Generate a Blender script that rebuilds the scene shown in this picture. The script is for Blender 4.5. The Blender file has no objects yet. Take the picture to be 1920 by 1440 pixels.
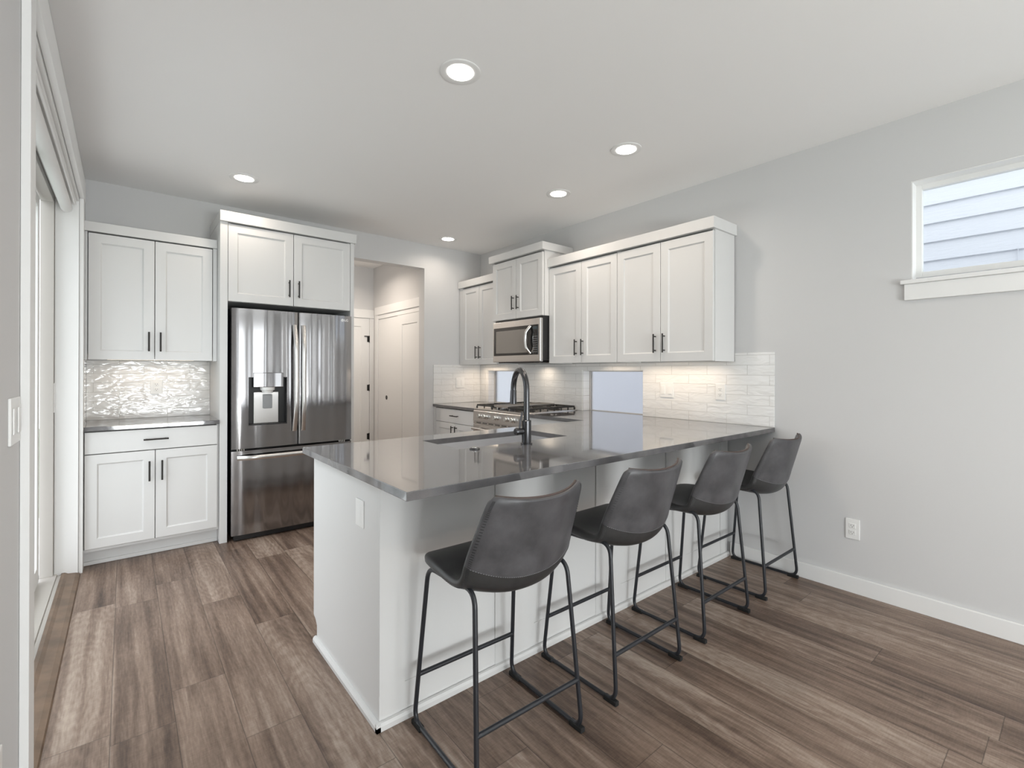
import bpy, bmesh, math, random
from mathutils import Vector, Matrix
random.seed(7)
SC = bpy.context.scene
COL = SC.collection
PI = math.pi

# ------------------------------------------------------------------ camera
cam_d = bpy.data.cameras.new('camera')
cam = bpy.data.objects.new('camera', cam_d)
COL.objects.link(cam)
CAM_H = 1.2789
yaw, pitch, roll = math.radians(39.7668), math.radians(0.0909), math.radians(0.1048)
fw = Vector((math.sin(yaw)*math.cos(pitch), math.cos(yaw)*math.cos(pitch), math.sin(pitch)))
rt = Vector((math.cos(yaw), -math.sin(yaw), 0))
up = rt.cross(fw)
rt, up = rt*math.cos(roll)+up*math.sin(roll), up*math.cos(roll)-rt*math.sin(roll)
m = Matrix((rt, up, -fw)).transposed().to_4x4()
m.translation = Vector((0, 0, CAM_H))
cam.matrix_world = m
cam_d.sensor_width = 36
cam_d.lens = 891.42/1920*36
cam_d.shift_x = -(975.28-960)/1920
cam_d.shift_y = (693.95-720)/1920
cam_d.clip_start = 0.02
SC.camera = cam

# ------------------------------------------------------------------ world, exposure
SC.view_settings.view_transform = 'Standard'
SC.view_settings.look = 'None'
SC.view_settings.exposure = 0.08
SC.view_settings.gamma = 1.0
SC.view_settings.use_curve_mapping = False
SC.cycles.max_bounces = 10
SC.cycles.diffuse_bounces = 6
SC.cycles.glossy_bounces = 5
SC.cycles.transmission_bounces = 6
SC.cycles.sample_clamp_indirect = 6.0
SC.cycles.use_denoising = True
w = bpy.data.worlds.new('World')
SC.world = w
w.use_nodes = True
bg = w.node_tree.nodes['Background']
bg.inputs[0].default_value = (0.91, 0.945, 1.0, 1)
bg.inputs[1].default_value = 2.15


def area(name, loc, rot, sx, sy, power, col, spread=PI, shape='RECTANGLE'):
    d = bpy.data.lights.new(name, 'AREA')
    d.shape = shape
    d.size, d.size_y = sx, sy
    d.energy = power
    d.color = col
    d.spread = spread
    o = bpy.data.objects.new(name, d)
    o.location = loc
    o.rotation_euler = rot
    COL.objects.link(o)
    return o


DAY = (0.975, 0.985, 1.0)
XR_OUT = 3.55
# sliding-door daylight lamp, then added fill lamps at made-up great-room windows
area('daylight_sliding_door', (-0.95, 3.05, 2.55), (0, -PI/2+math.radians(66), 0), 0.7, 2.0, 11.5, DAY, math.radians(95))
area('fill_right_window', (XR_OUT, -2.275, 1.25), (0, PI/2, 0), 1.9, 1.3, 66, DAY)
area('fill_side_window', (-0.75, -1.9, 1.2), (0, -PI/2, 0), 2.2, 2.4, 8, DAY)
area('upward_fill_side', (-0.95, -1.9, 0.25), (0, -PI/2-math.radians(42), 0), 0.9, 2.4, 16, DAY)  # added lamp aimed upward as fill
area('fill_rear_window', (0.60, -4.35, 1.2), (PI/2, 0, 0), 2.0, 2.2, 40, DAY)
area('fill_rear_glazing', (2.52, -4.35, 1.2), (PI/2, 0, 0), 0.7, 2.2, 7, DAY)
# added fill lamps aimed upward to brighten the ceiling
UPT = math.radians(42)
area('upward_fill_rear', (0.60, -4.55, 0.25), (PI/2+UPT, 0, 0), 2.0, 0.9, 222, DAY)
area('upward_fill_glazing', (2.52, -4.55, 0.25), (PI/2+UPT, 0, 0), 0.7, 0.9, 15, DAY)
area('upward_fill_slider', (-0.85, 3.0, 0.35), (0, -PI/2-UPT, 0), 0.7, 2.0, 7, DAY)


# ------------------------------------------------------------------ helpers
Z3 = Vector((0, 0, 1))


def frame(o, n):
    """local (u right, v up, n outward) -> world, for a vertical face with outward normal n"""
    o = Vector(o)
    N = Vector(n)
    U = Z3.cross(N)
    return lambda u, v, d: o + U*u + Z3*v + N*d


def rootloc(p):
    L = Vector((0, 0, 0))
    while p is not None:
        L = L + Vector(p.location)
        p = p.parent
    return L


class MB:
    def __init__(self, f=None):
        self.bm = bmesh.new()
        self.f = f or (lambda x, y, z: Vector((x, y, z)))

    def box(self, a, b, bev=0.0):
        xs = sorted((a[0], b[0])); ys = sorted((a[1], b[1])); zs = sorted((a[2], b[2]))
        v = [self.bm.verts.new(self.f(x, y, z)) for z in zs for y in ys for x in xs]
        fs = []
        for q in ((0, 2, 3, 1), (4, 5, 7, 6), (0, 1, 5, 4), (2, 6, 7, 3), (0, 4, 6, 2), (1, 3, 7, 5)):
            fs.append(self.bm.faces.new([v[i] for i in q]))
        if bev > 0:
            es = set(e for f_ in fs for e in f_.edges)
            bmesh.ops.bevel(self.bm, geom=list(es), offset=bev, segments=2, profile=0.5, affect='EDGES')
        return self

    def tube(self, pts, r, n=12, closed=False, flat=None):
        """sweep a circle along world/local points; r a number or list"""
        P = [self.f(*p) for p in pts]
        N = len(P)
        rs = r if isinstance(r, (list, tuple)) else [r]*N
        rings = []
        prev = None
        for i in range(N):
            if closed:
                t = P[(i+1) % N]-P[(i-1) % N]
            else:
                t = P[min(i+1, N-1)]-P[max(i-1, 0)]
            t.normalize()
            if prev is None:
                a = Vector((0, 0, 1)) if abs(t.z) < 0.9 else Vector((1, 0, 0))
                u = t.cross(a).normalized()
            else:
                u = (prev - t*prev.dot(t)).normalized()
            prev = u
            v = t.cross(u)
            ring = []
            for k in range(n):
                an = 2*PI*k/n
                ring.append(self.bm.verts.new(P[i]+(u*math.cos(an)+v*math.sin(an))*rs[i]))
            rings.append(ring)
        R = N if closed else N-1
        for i in range(R):
            A, B = rings[i], rings[(i+1) % N]
            for k in range(n):
                self.bm.faces.new((A[k], A[(k+1) % n], B[(k+1) % n], B[k]))
        if not closed:
            self.bm.faces.new(rings[0][::-1])
            self.bm.faces.new(rings[-1])
        return self

    def cyl(self, a, b, r, n=20, r2=None):
        return self.tube([a, b], [r, r if r2 is None else r2], n)

    def lathe(self, c, prof, n=32, axis='z'):
        """prof: list of (radius, height) revolved around axis through c"""
        rings = []
        for (r, h) in prof:
            ring = []
            for k in range(n):
                an = 2*PI*k/n
                if axis == 'z':
                    p = (c[0]+r*math.cos(an), c[1]+r*math.sin(an), c[2]+h)
                elif axis == 'x':
                    p = (c[0]+h, c[1]+r*math.cos(an), c[2]+r*math.sin(an))
                else:
                    p = (c[0]+r*math.cos(an), c[1]+h, c[2]+r*math.sin(an))
                ring.append(self.bm.verts.new(self.f(*p)))
            rings.append(ring)
        for i in range(len(rings)-1):
            A, B = rings[i], rings[i+1]
            for k in range(n):
                self.bm.faces.new((A[k], A[(k+1) % n], B[(k+1) % n], B[k]))
        self.bm.faces.new(rings[0][::-1])
        self.bm.faces.new(rings[-1])
        return self

    def prism(self, poly, a0, a1, plane='xy'):
        """extrude polygon (two coords) along the remaining axis from a0 to a1"""
        def mk(p, a):
            if plane == 'xy': q = (p[0], p[1], a)
            elif plane == 'yz': q = (a, p[0], p[1])
            else: q = (p[0], a, p[1])
            return self.bm.verts.new(self.f(*q))
        A = [mk(p, a0) for p in poly]
        B = [mk(p, a1) for p in poly]
        n = len(poly)
        self.bm.faces.new(A[::-1])
        self.bm.faces.new(B)
        for i in range(n):
            self.bm.faces.new((A[i], A[(i+1) % n], B[(i+1) % n], B[i]))
        return self

    def shaker(self, u0, v0, u1, v1, t, stile=0.058, depth=0.009, cham=0.008, rail=None):
        """a recessed-panel door, outer face at n=t, back at n=0"""
        rail = rail or stile
        f = self.f
        def ring(i_u, i_v, d):
            return [self.bm.verts.new(f(x, y, d)) for x, y in ((u0+i_u, v0+i_v), (u1-i_u, v0+i_v), (u1-i_u, v1-i_v), (u0+i_u, v1-i_v))]
        e = 0.0015
        rs = [ring(0, 0, 0), ring(0, 0, t-e), ring(e, e, t), ring(stile, rail, t), ring(stile+0.0015, rail+0.0015, t-0.003),
              ring(stile+cham, rail+cham, t-depth)]
        for A, B in zip(rs, rs[1:]):
            for k in range(4):
                self.bm.faces.new((A[k], A[(k+1) % 4], B[(k+1) % 4], B[k]))
        self.bm.faces.new(rs[-1])
        self.bm.faces.new(rs[0][::-1])
        return self

    def build(self, name, mat, parent=None, smooth=None):
        bmesh.ops.recalc_face_normals(self.bm, faces=self.bm.faces)
        me = bpy.data.meshes.new(name)
        L = rootloc(parent)
        if L.length > 0:
            bmesh.ops.translate(self.bm, verts=self.bm.verts, vec=-L)
        if smooth:
            for f_ in self.bm.faces: f_.smooth = True
        self.bm.to_mesh(me)
        self.bm.free()
        if smooth:
            me.set_sharp_from_angle(angle=math.radians(smooth))
        o = bpy.data.objects.new(name, me)
        me.materials.append(mat)
        COL.objects.link(o)
        if parent is not None:
            o.parent = parent
        return o


def tag(o, label, cat, group=None):
    o['label'] = label
    o['category'] = cat
    if group: o['group'] = group
    return o


def thing(name, label, cat, loc, group=None):
    o = bpy.data.objects.new(name, None)
    o.empty_display_size = 0.1
    COL.objects.link(o)
    o.location = loc
    return tag(o, label, cat, group)


def struct(name, mb, mat, parent=None, smooth=None):
    o = mb.build(name, mat, parent, smooth)
    if parent is None: o['kind'] = 'structure'
    return o


# ------------------------------------------------------------------ materials
def newmat(name):
    mt = bpy.data.materials.new(name)
    mt.use_nodes = True
    nt = mt.node_tree
    return mt, nt, nt.nodes['Principled BSDF']


def pmat(name, col, rough=0.5, metal=0.0, spec=0.5, coat=0.0, bump=0.0, bscale=60, var=0.0):
    mt, nt, b = newmat(name)
    b.inputs['Base Color'].default_value = (*col, 1)
    b.inputs['Roughness'].default_value = rough
    b.inputs['Metallic'].default_value = metal
    b.inputs['Specular IOR Level'].default_value = spec
    b.inputs['Coat Weight'].default_value = coat
    b.inputs['Coat Roughness'].default_value = 0.05
    if bump > 0 or var > 0:
        tc = nt.nodes.new('ShaderNodeTexCoord')
        nz = nt.nodes.new('ShaderNodeTexNoise')
        nz.inputs['Scale'].default_value = bscale
        nz.inputs['Detail'].default_value = 4
        nt.links.new(tc.outputs['Object'], nz.inputs['Vector'])
        if bump > 0:
            bp = nt.nodes.new('ShaderNodeBump')
            bp.inputs['Strength'].default_value = bump
            bp.inputs['Distance'].default_value = 0.002
            nt.links.new(nz.outputs['Fac'], bp.inputs['Height'])
            nt.links.new(bp.outputs['Normal'], b.inputs['Normal'])
        if var > 0:
            n2 = nt.nodes.new('ShaderNodeTexNoise')
            n2.inputs['Scale'].default_value = bscale*0.25
            n2.inputs['Detail'].default_value = 5
            nt.links.new(tc.outputs['Object'], n2.inputs['Vector'])
            mr = nt.nodes.new('ShaderNodeMapRange')
            mr.inputs[1].default_value = 0.3; mr.inputs[2].default_value = 0.7
            mr.inputs[3].default_value = 1-var; mr.inputs[4].default_value = 1+var
            nt.links.new(n2.outputs['Fac'], mr.inputs[0])
            vm = nt.nodes.new('ShaderNodeVectorMath'); vm.operation = 'SCALE'
            vm.inputs[0].default_value = col
            nt.links.new(mr.outputs[0], vm.inputs['Scale'])
            nt.links.new(vm.outputs[0], b.inputs['Base Color'])
    return mt


def emat(name, col, strength):
    mt, nt, b = newmat(name)
    b.inputs['Base Color'].default_value = (0.9, 0.9, 0.9, 1)
    b.inputs['Emission Color'].default_value = (*col, 1)
    b.inputs['Emission Strength'].default_value = strength
    return mt


M = {}
M['wall'] = pmat('wall_paint', (0.628, 0.627, 0.630), 0.85, spec=0.25, bump=0.08, bscale=140)
M['ceiling'] = pmat('ceiling_paint', (0.87, 0.865, 0.86), 0.9, spec=0.2, bump=0.08, bscale=140)
M['white'] = pmat('white_trim_paint', (0.80, 0.80, 0.795), 0.42, spec=0.4)
M['cab'] = pmat('white_cabinet_lacquer', (0.67, 0.668, 0.664), 0.38, spec=0.45)
M['cabin'] = pmat('cabinet_shadow_gap', (0.35, 0.34, 0.33), 0.7)
M['bronze'] = pmat('dark_bronze_pull', (0.035, 0.032, 0.03), 0.38, metal=0.6)
M['black'] = pmat('black_plastic', (0.012, 0.012, 0.013), 0.4)
M['blackiron'] = pmat('cast_iron_grate', (0.03, 0.029, 0.028), 0.5, metal=0.2, bump=0.15, bscale=200)
M['blackglass'] = pmat('black_glass', (0.012, 0.012, 0.012), 0.05, spec=0.8)
M['tube'] = pmat('black_powder_coat', (0.018, 0.02, 0.025), 0.36, spec=0.5)
M['rubber'] = pmat('black_rubber', (0.008, 0.008, 0.008), 0.75)
M['plate'] = pmat('white_outlet_plastic', (0.82, 0.82, 0.81), 0.3)
M['slot'] = pmat('outlet_slot', (0.12, 0.11, 0.10), 0.6)
M['chrome'] = pmat('chrome', (0.75, 0.74, 0.72), 0.1, metal=1.0)
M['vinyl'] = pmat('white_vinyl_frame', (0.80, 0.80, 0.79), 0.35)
M['vinylshade'] = pmat('shaded_beige_vinyl_frame', (0.52, 0.50, 0.47), 0.4)  # colour carries the shade on the sliding-door and kitchen-window frames
M['fabric'] = pmat('white_blind_fabric', (0.80, 0.80, 0.79), 0.7)
M['stitch'] = pmat('grey_thread', (0.20, 0.20, 0.21), 0.8)
M['piping'] = pmat('brown_stitched_edge', (0.065, 0.042, 0.036), 0.5)
M['gunmetal'] = pmat('gunmetal_faucet', (0.085, 0.085, 0.09), 0.27, metal=0.9)
M['inset'] = pmat('grey_plastic', (0.30, 0.31, 0.32), 0.35)
M['logo'] = pmat('silver_lettering', (0.85, 0.85, 0.85), 0.25, metal=0.3)
M['lens'] = emat('lit_lamp_lens', (1.0, 0.95, 0.88), 14)
M['bar_led'] = emat('lit_led_strip', (1.0, 0.82, 0.62), 6)
M['grass'] = pmat('lawn', (0.10, 0.16, 0.06), 0.9, bump=0.4, bscale=40, var=0.3)
M['concrete'] = pmat('patio_concrete', (0.60, 0.60, 0.59), 0.9, bump=0.2, bscale=60, var=0.1)


def N(nt, t, **kw):
    n = nt.nodes.new('ShaderNode'+t)
    for k, v in kw.items(): setattr(n, k, v)
    return n


def math_node(nt, op, a, b=None):
    n = N(nt, 'Math', operation=op)
    for i, s in enumerate((a, b)):
        if s is None: continue
        if isinstance(s, (int, float)): n.inputs[i].default_value = s
        else: nt.links.new(s, n.inputs[i])
    return n.outputs[0]


def floor_material():
    mt, nt, b = newmat('vinyl_plank_floor')
    geo = N(nt, 'NewGeometry')
    sep = N(nt, 'SeparateXYZ')
    nt.links.new(geo.outputs['Position'], sep.inputs[0])
    X, Y = sep.outputs[0], sep.outputs[1]
    PW, PL = 0.182, 1.22
    xr = math_node(nt, 'DIVIDE', math_node(nt, 'ADD', X, 0.035), PW)
    row = math_node(nt, 'FLOOR', xr)
    wn = N(nt, 'TexWhiteNoise', noise_dimensions='1D')
    nt.links.new(row, wn.inputs['W'])
    yr = math_node(nt, 'ADD', math_node(nt, 'DIVIDE', Y, PL), math_node(nt, 'MULTIPLY', wn.outputs['Value'], 7.3))
    colm = math_node(nt, 'FLOOR', yr)
    cmb = N(nt, 'CombineXYZ')
    nt.links.new(row, cmb.inputs[0]); nt.links.new(colm, cmb.inputs[1])
    pid = N(nt, 'TexWhiteNoise', noise_dimensions='2D')
    nt.links.new(cmb.outputs[0], pid.inputs['Vector'])
    ID = pid.outputs['Value']
    # seam mask
    fx = math_node(nt, 'FRACT', xr); fy = math_node(nt, 'FRACT', yr)
    ex = math_node(nt, 'MULTIPLY', math_node(nt, 'MINIMUM', fx, math_node(nt, 'SUBTRACT', 1.0, fx)), PW)
    ey = math_node(nt, 'MULTIPLY', math_node(nt, 'MINIMUM', fy, math_node(nt, 'SUBTRACT', 1.0, fy)), PL)
    edge = math_node(nt, 'MINIMUM', ex, ey)
    seam = N(nt, 'MapRange'); seam.inputs[1].default_value = 0.0004; seam.inputs[2].default_value = 0.0022
    seam.inputs[3].default_value = 0.45; seam.inputs[4].default_value = 1.0
    nt.links.new(edge, seam.inputs[0])
    # grain: long streaks + cathedral
    off = math_node(nt, 'MULTIPLY', ID, 37.0)
    v1 = N(nt, 'CombineXYZ')
    nt.links.new(math_node(nt, 'MULTIPLY', X, 24.0), v1.inputs[0])
    nt.links.new(math_node(nt, 'ADD', math_node(nt, 'MULTIPLY', Y, 1.0), off), v1.inputs[1])
    nt.links.new(off, v1.inputs[2])
    n1 = N(nt, 'TexNoise'); n1.inputs['Scale'].default_value = 1.0; n1.inputs['Detail'].default_value = 7
    n1.inputs['Roughness'].default_value = 0.62; n1.inputs['Distortion'].default_value = 0.25
    nt.links.new(v1.outputs[0], n1.inputs['Vector'])
    v2 = N(nt, 'CombineXYZ')
    nt.links.new(math_node(nt, 'MULTIPLY', X, 5.0), v2.inputs[0])
    nt.links.new(math_node(nt, 'ADD', math_node(nt, 'MULTIPLY', Y, 1.3), off), v2.inputs[1])
    n2 = N(nt, 'TexNoise'); n2.inputs['Scale'].default_value = 1.0; n2.inputs['Detail'].default_value = 3
    nt.links.new(v2.outputs[0], n2.inputs['Vector'])
    v3 = N(nt, 'CombineXYZ')
    nt.links.new(math_node(nt, 'MULTIPLY', X, 150.0), v3.inputs[0])
    nt.links.new(math_node(nt, 'ADD', math_node(nt, 'MULTIPLY', Y, 22.0), off), v3.inputs[1])
    n3 = N(nt, 'TexNoise'); n3.inputs['Scale'].default_value = 1.0; n3.inputs['Detail'].default_value = 4
    nt.links.new(v3.outputs[0], n3.inputs['Vector'])
    # cathedral arcs: long ellipses inside each plank
    v4 = N(nt, 'CombineXYZ')
    nt.links.new(math_node(nt, 'ADD', math_node(nt, 'MULTIPLY', math_node(nt, 'SUBTRACT', fx, 0.5), 2.6), math_node(nt, 'MULTIPLY', math_node(nt, 'SUBTRACT', ID, 0.5), 2.0)), v4.inputs[0])
    nt.links.new(math_node(nt, 'MULTIPLY', math_node(nt, 'SUBTRACT', fy, 0.35), 4.2), v4.inputs[1])
    nt.links.new(off, v4.inputs[2])
    wv = N(nt, 'TexWave', wave_type='RINGS', rings_direction='Z')
    wv.inputs['Scale'].default_value = 1.1; wv.inputs['Distortion'].default_value = 9.0
    wv.inputs['Detail'].default_value = 2; wv.inputs['Detail Scale'].default_value = 1.2
    nt.links.new(v4.outputs[0], wv.inputs['Vector'])
    # cross-cut saw texture
    v5 = N(nt, 'CombineXYZ')
    nt.links.new(math_node(nt, 'MULTIPLY', X, 30.0), v5.inputs[0])
    nt.links.new(math_node(nt, 'ADD', math_node(nt, 'MULTIPLY', Y, 190.0), off), v5.inputs[1])
    n5 = N(nt, 'TexNoise'); n5.inputs['Scale'].default_value = 1.0; n5.inputs['Detail'].default_value = 2
    nt.links.new(v5.outputs[0], n5.inputs['Vector'])
    s = math_node(nt, 'ADD', math_node(nt, 'MULTIPLY', n1.outputs['Fac'], 0.66), math_node(nt, 'MULTIPLY', n2.outputs['Fac'], 0.36))
    s = math_node(nt, 'ADD', s, math_node(nt, 'MULTIPLY', n3.outputs['Fac'], 0.20))
    s = math_node(nt, 'ADD', s, math_node(nt, 'ADD', math_node(nt, 'MULTIPLY', math_node(nt, 'MULTIPLY', wv.outputs['Fac'], math_node(nt, 'GREATER_THAN', ID, 0.62)), 0.045), math_node(nt, 'MULTIPLY', n5.outputs['Fac'], 0.10)))
    s = math_node(nt, 'ADD', s, math_node(nt, 'MULTIPLY', math_node(nt, 'SUBTRACT', ID, 0.5), 0.10))
    ramp = N(nt, 'ValToRGB')
    cr = ramp.color_ramp
    cr.elements[0].position = 0.46; cr.elements[0].color = (0.0539, 0.0329, 0.0243, 1)
    cr.elements[1].position = 0.88; cr.elements[1].color = (0.4185, 0.3382, 0.2790, 1)
    e = cr.elements.new(0.58); e.color = (0.1283, 0.0854, 0.0630, 1)
    e = cr.elements.new(0.70); e.color = (0.2278, 0.1629, 0.1251, 1)
    nt.links.new(s, ramp.inputs[0])
    vm = N(nt, 'VectorMath', operation='SCALE')
    nt.links.new(ramp.outputs[0], vm.inputs[0]); nt.links.new(seam.outputs[0], vm.inputs['Scale'])
    nt.links.new(vm.outputs[0], b.inputs['Base Color'])
    b.inputs['Roughness'].default_value = 0.42
    b.inputs['Specular IOR Level'].default_value = 0.5
    bp = N(nt, 'Bump'); bp.inputs['Strength'].default_value = 0.35; bp.inputs['Distance'].default_value = 0.0012
    hh = math_node(nt, 'ADD', math_node(nt, 'MULTIPLY', n3.outputs['Fac'], 0.7), math_node(nt, 'MULTIPLY', seam.outputs[0], 1.2))
    nt.links.new(hh, bp.inputs['Height'])
    nt.links.new(bp.outputs['Normal'], b.inputs['Normal'])
    return mt


def tile_material(name, axis):
    """white glossy 3x12 subway tile; axis = world axis running along the wall"""
    mt, nt, b = newmat(name)
    geo = N(nt, 'NewGeometry'); sep = N(nt, 'SeparateXYZ')
    nt.links.new(geo.outputs['Position'], sep.inputs[0])
    u = sep.outputs[0 if axis == 'x' else 1]
    v = math_node(nt, 'SUBTRACT', sep.outputs[2], 0.9155)
    cm = N(nt, 'CombineXYZ')
    nt.links.new(math_node(nt, 'ADD', u, 0.245 if axis == 'y' else 10.0), cm.inputs[0])
    nt.links.new(math_node(nt, 'ADD', v, 0.0675*20), cm.inputs[1])
    br = N(nt, 'TexBrick', offset=0.5, offset_frequency=2)
    br.inputs['Scale'].default_value = 1.0
    br.inputs['Brick Width'].default_value = 0.289
    br.inputs['Row Height'].default_value = 0.0675
    br.inputs['Mortar Size'].default_value = 0.0016
    br.inputs['Mortar Smooth'].default_value = 0.3
    br.inputs['Bias'].default_value = 0.0
    br.inputs['Color1'].default_value = (0, 0, 0, 1)
    br.inputs['Color2'].default_value = (1, 1, 1, 1)
    br.inputs['Mortar'].default_value = (0.5, 0.5, 0.5, 1)
    nt.links.new(cm.outputs[0], br.inputs['Vector'])
    # per tile hand-made relief
    mp = N(nt, 'VectorMath', operation='MULTIPLY')
    nt.links.new(cm.outputs[0], mp.inputs[0]); mp.inputs[1].default_value = (9.0, 22.0, 1.0)
    rot = N(nt, 'VectorRotate', rotation_type='Z_AXIS')
    nt.links.new(mp.outputs[0], rot.inputs['Vector']); rot.inputs['Angle'].default_value = 0.25
    nz = N(nt, 'TexNoise', noise_dimensions='4D')
    nz.inputs['Scale'].default_value = 1.0; nz.inputs['Detail'].default_value = 1.5; nz.inputs['Distortion'].default_value = 1.1
    nt.links.new(rot.outputs[0], nz.inputs['Vector'])
    nt.links.new(math_node(nt, 'MULTIPLY', br.outputs['Color'], 23.0), nz.inputs['W'])
    h = math_node(nt, 'SUBTRACT', nz.outputs['Fac'], math_node(nt, 'MULTIPLY', br.outputs['Fac'], 0.35))
    bp = N(nt, 'Bump'); bp.inputs['Strength'].default_value = 0.55; bp.inputs['Distance'].default_value = 0.009
    nt.links.new(h, bp.inputs['Height'])
    nt.links.new(bp.outputs['Normal'], b.inputs['Normal'])
    mx = N(nt, 'Mix', data_type='RGBA')
    nt.links.new(br.outputs['Fac'], mx.inputs['Factor'])
    mx.inputs['A'].default_value = (0.81, 0.805, 0.795, 1)
    mx.inputs['B'].default_value = (0.60, 0.59, 0.57, 1)
    nt.links.new(mx.outputs['Result'], b.inputs['Base Color'])
    b.inputs['Roughness'].default_value = 0.09
    b.inputs['Specular IOR Level'].default_value = 0.55
    return mt


def steel_material(name, base=(0.50, 0.485, 0.475), rough=0.2, wob=0.35, scale=7.0, stretch=0.35, aniso=0.0):
    mt, nt, b = newmat(name)
    tc = N(nt, 'TexCoord')
    mp = N(nt, 'VectorMath', operation='MULTIPLY')
    nt.links.new(tc.outputs['Object'], mp.inputs[0]); mp.inputs[1].default_value = (scale, scale, stretch)
    nz = N(nt, 'TexNoise'); nz.inputs['Scale'].default_value = 1.0; nz.inputs['Detail'].default_value = 0.3
    nt.links.new(mp.outputs[0], nz.inputs['Vector'])
    bp = N(nt, 'Bump'); bp.inputs['Strength'].default_value = wob; bp.inputs['Distance'].default_value = 0.02
    nt.links.new(nz.outputs['Fac'], bp.inputs['Height'])
    # fine brushing
    m2 = N(nt, 'VectorMath', operation='MULTIPLY')
    nt.links.new(tc.outputs['Object'], m2.inputs[0]); m2.inputs[1].default_value = (900, 900, 6)
    n2 = N(nt, 'TexNoise'); n2.inputs['Scale'].default_value = 1.0; n2.inputs['Detail'].default_value = 2
    nt.links.new(m2.outputs[0], n2.inputs['Vector'])
    mr = N(nt, 'MapRange'); mr.inputs[3].default_value = rough-0.015; mr.inputs[4].default_value = rough+0.02
    nt.links.new(n2.outputs['Fac'], mr.inputs[0])
    nt.links.new(mr.outputs[0], b.inputs['Roughness'])
    nt.links.new(bp.outputs['Normal'], b.inputs['Normal'])
    b.inputs['Base Color'].default_value = (*base, 1)
    b.inputs['Metallic'].default_value = 1.0
    b.inputs['Anisotropic'].default_value = aniso
    return mt


def counter_material():
    mt, nt, b = newmat('dark_grey_quartz')
    tc = N(nt, 'TexCoord')
    n1 = N(nt, 'TexNoise'); n1.inputs['Scale'].default_value = 14; n1.inputs['Detail'].default_value = 6
    n2 = N(nt, 'TexNoise'); n2.inputs['Scale'].default_value = 420; n2.inputs['Detail'].default_value = 2
    for n in (n1, n2): nt.links.new(tc.outputs['Object'], n.inputs['Vector'])
    s = math_node(nt, 'ADD', math_node(nt, 'MULTIPLY', n1.outputs['Fac'], 0.7), math_node(nt, 'MULTIPLY', n2.outputs['Fac'], 0.3))
    rp = N(nt, 'ValToRGB')
    rp.color_ramp.elements[0].position = 0.35; rp.color_ramp.elements[0].color = (0.105, 0.103, 0.108, 1)
    rp.color_ramp.elements[1].position = 0.68; rp.color_ramp.elements[1].color = (0.165, 0.161, 0.164, 1)
    nt.links.new(s, rp.inputs[0])
    nt.links.new(rp.outputs[0], b.inputs['Base Color'])
    b.inputs['Roughness'].default_value = 0.06
    b.inputs['IOR'].default_value = 1.56
    b.inputs['Coat Weight'].default_value = 0.4
    b.inputs['Coat IOR'].default_value = 1.6
    b.inputs['Coat Roughness'].default_value = 0.04
    return mt


def leather_material(name, c0, c1, rough=0.42):
    mt, nt, b = newmat(name)
    tc = N(nt, 'TexCoord')
    n1 = N(nt, 'TexNoise'); n1.inputs['Scale'].default_value = 9; n1.inputs['Detail'].default_value = 6; n1.inputs['Roughness'].default_value = 0.6
    nt.links.new(tc.outputs['Object'], n1.inputs['Vector'])
    rp = N(nt, 'ValToRGB')
    rp.color_ramp.elements[0].position = 0.35; rp.color_ramp.elements[0].color = (*c0, 1)
    rp.color_ramp.elements[1].position = 0.7; rp.color_ramp.elements[1].color = (*c1, 1)
    nt.links.new(n1.outputs['Fac'], rp.inputs[0])
    nt.links.new(rp.outputs[0], b.inputs['Base Color'])
    b.inputs['Roughness'].default_value = rough
    vo = N(nt, 'TexVoronoi'); vo.inputs['Scale'].default_value = 420
    nt.links.new(tc.outputs['Object'], vo.inputs['Vector'])
    bp = N(nt, 'Bump'); bp.inputs['Strength'].default_value = 0.12; bp.inputs['Distance'].default_value = 0.0008
    nt.links.new(vo.outputs['Distance'], bp.inputs['Height'])
    nt.links.new(bp.outputs['Normal'], b.inputs['Normal'])
    return mt


def siding_material():
    mt, nt, b = newmat('painted_lap_siding')
    tc = N(nt, 'TexCoord')
    mp = N(nt, 'VectorMath', operation='MULTIPLY')
    nt.links.new(tc.outputs['Object'], mp.inputs[0]); mp.inputs[1].default_value = (1, 7, 60)
    nz = N(nt, 'TexNoise'); nz.inputs['Scale'].default_value = 1; nz.inputs['Detail'].default_value = 4; nz.inputs['Distortion'].default_value = 1.2
    nt.links.new(mp.outputs[0], nz.inputs['Vector'])
    bp = N(nt, 'Bump'); bp.inputs['Strength'].default_value = 0.5; bp.inputs['Distance'].default_value = 0.004
    nt.links.new(nz.outputs['Fac'], bp.inputs['Height'])
    nt.links.new(bp.outputs['Normal'], b.inputs['Normal'])
    b.inputs['Base Color'].default_value = (0.68, 0.695, 0.74, 1)
    b.inputs['Roughness'].default_value = 0.7
    return mt


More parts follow.
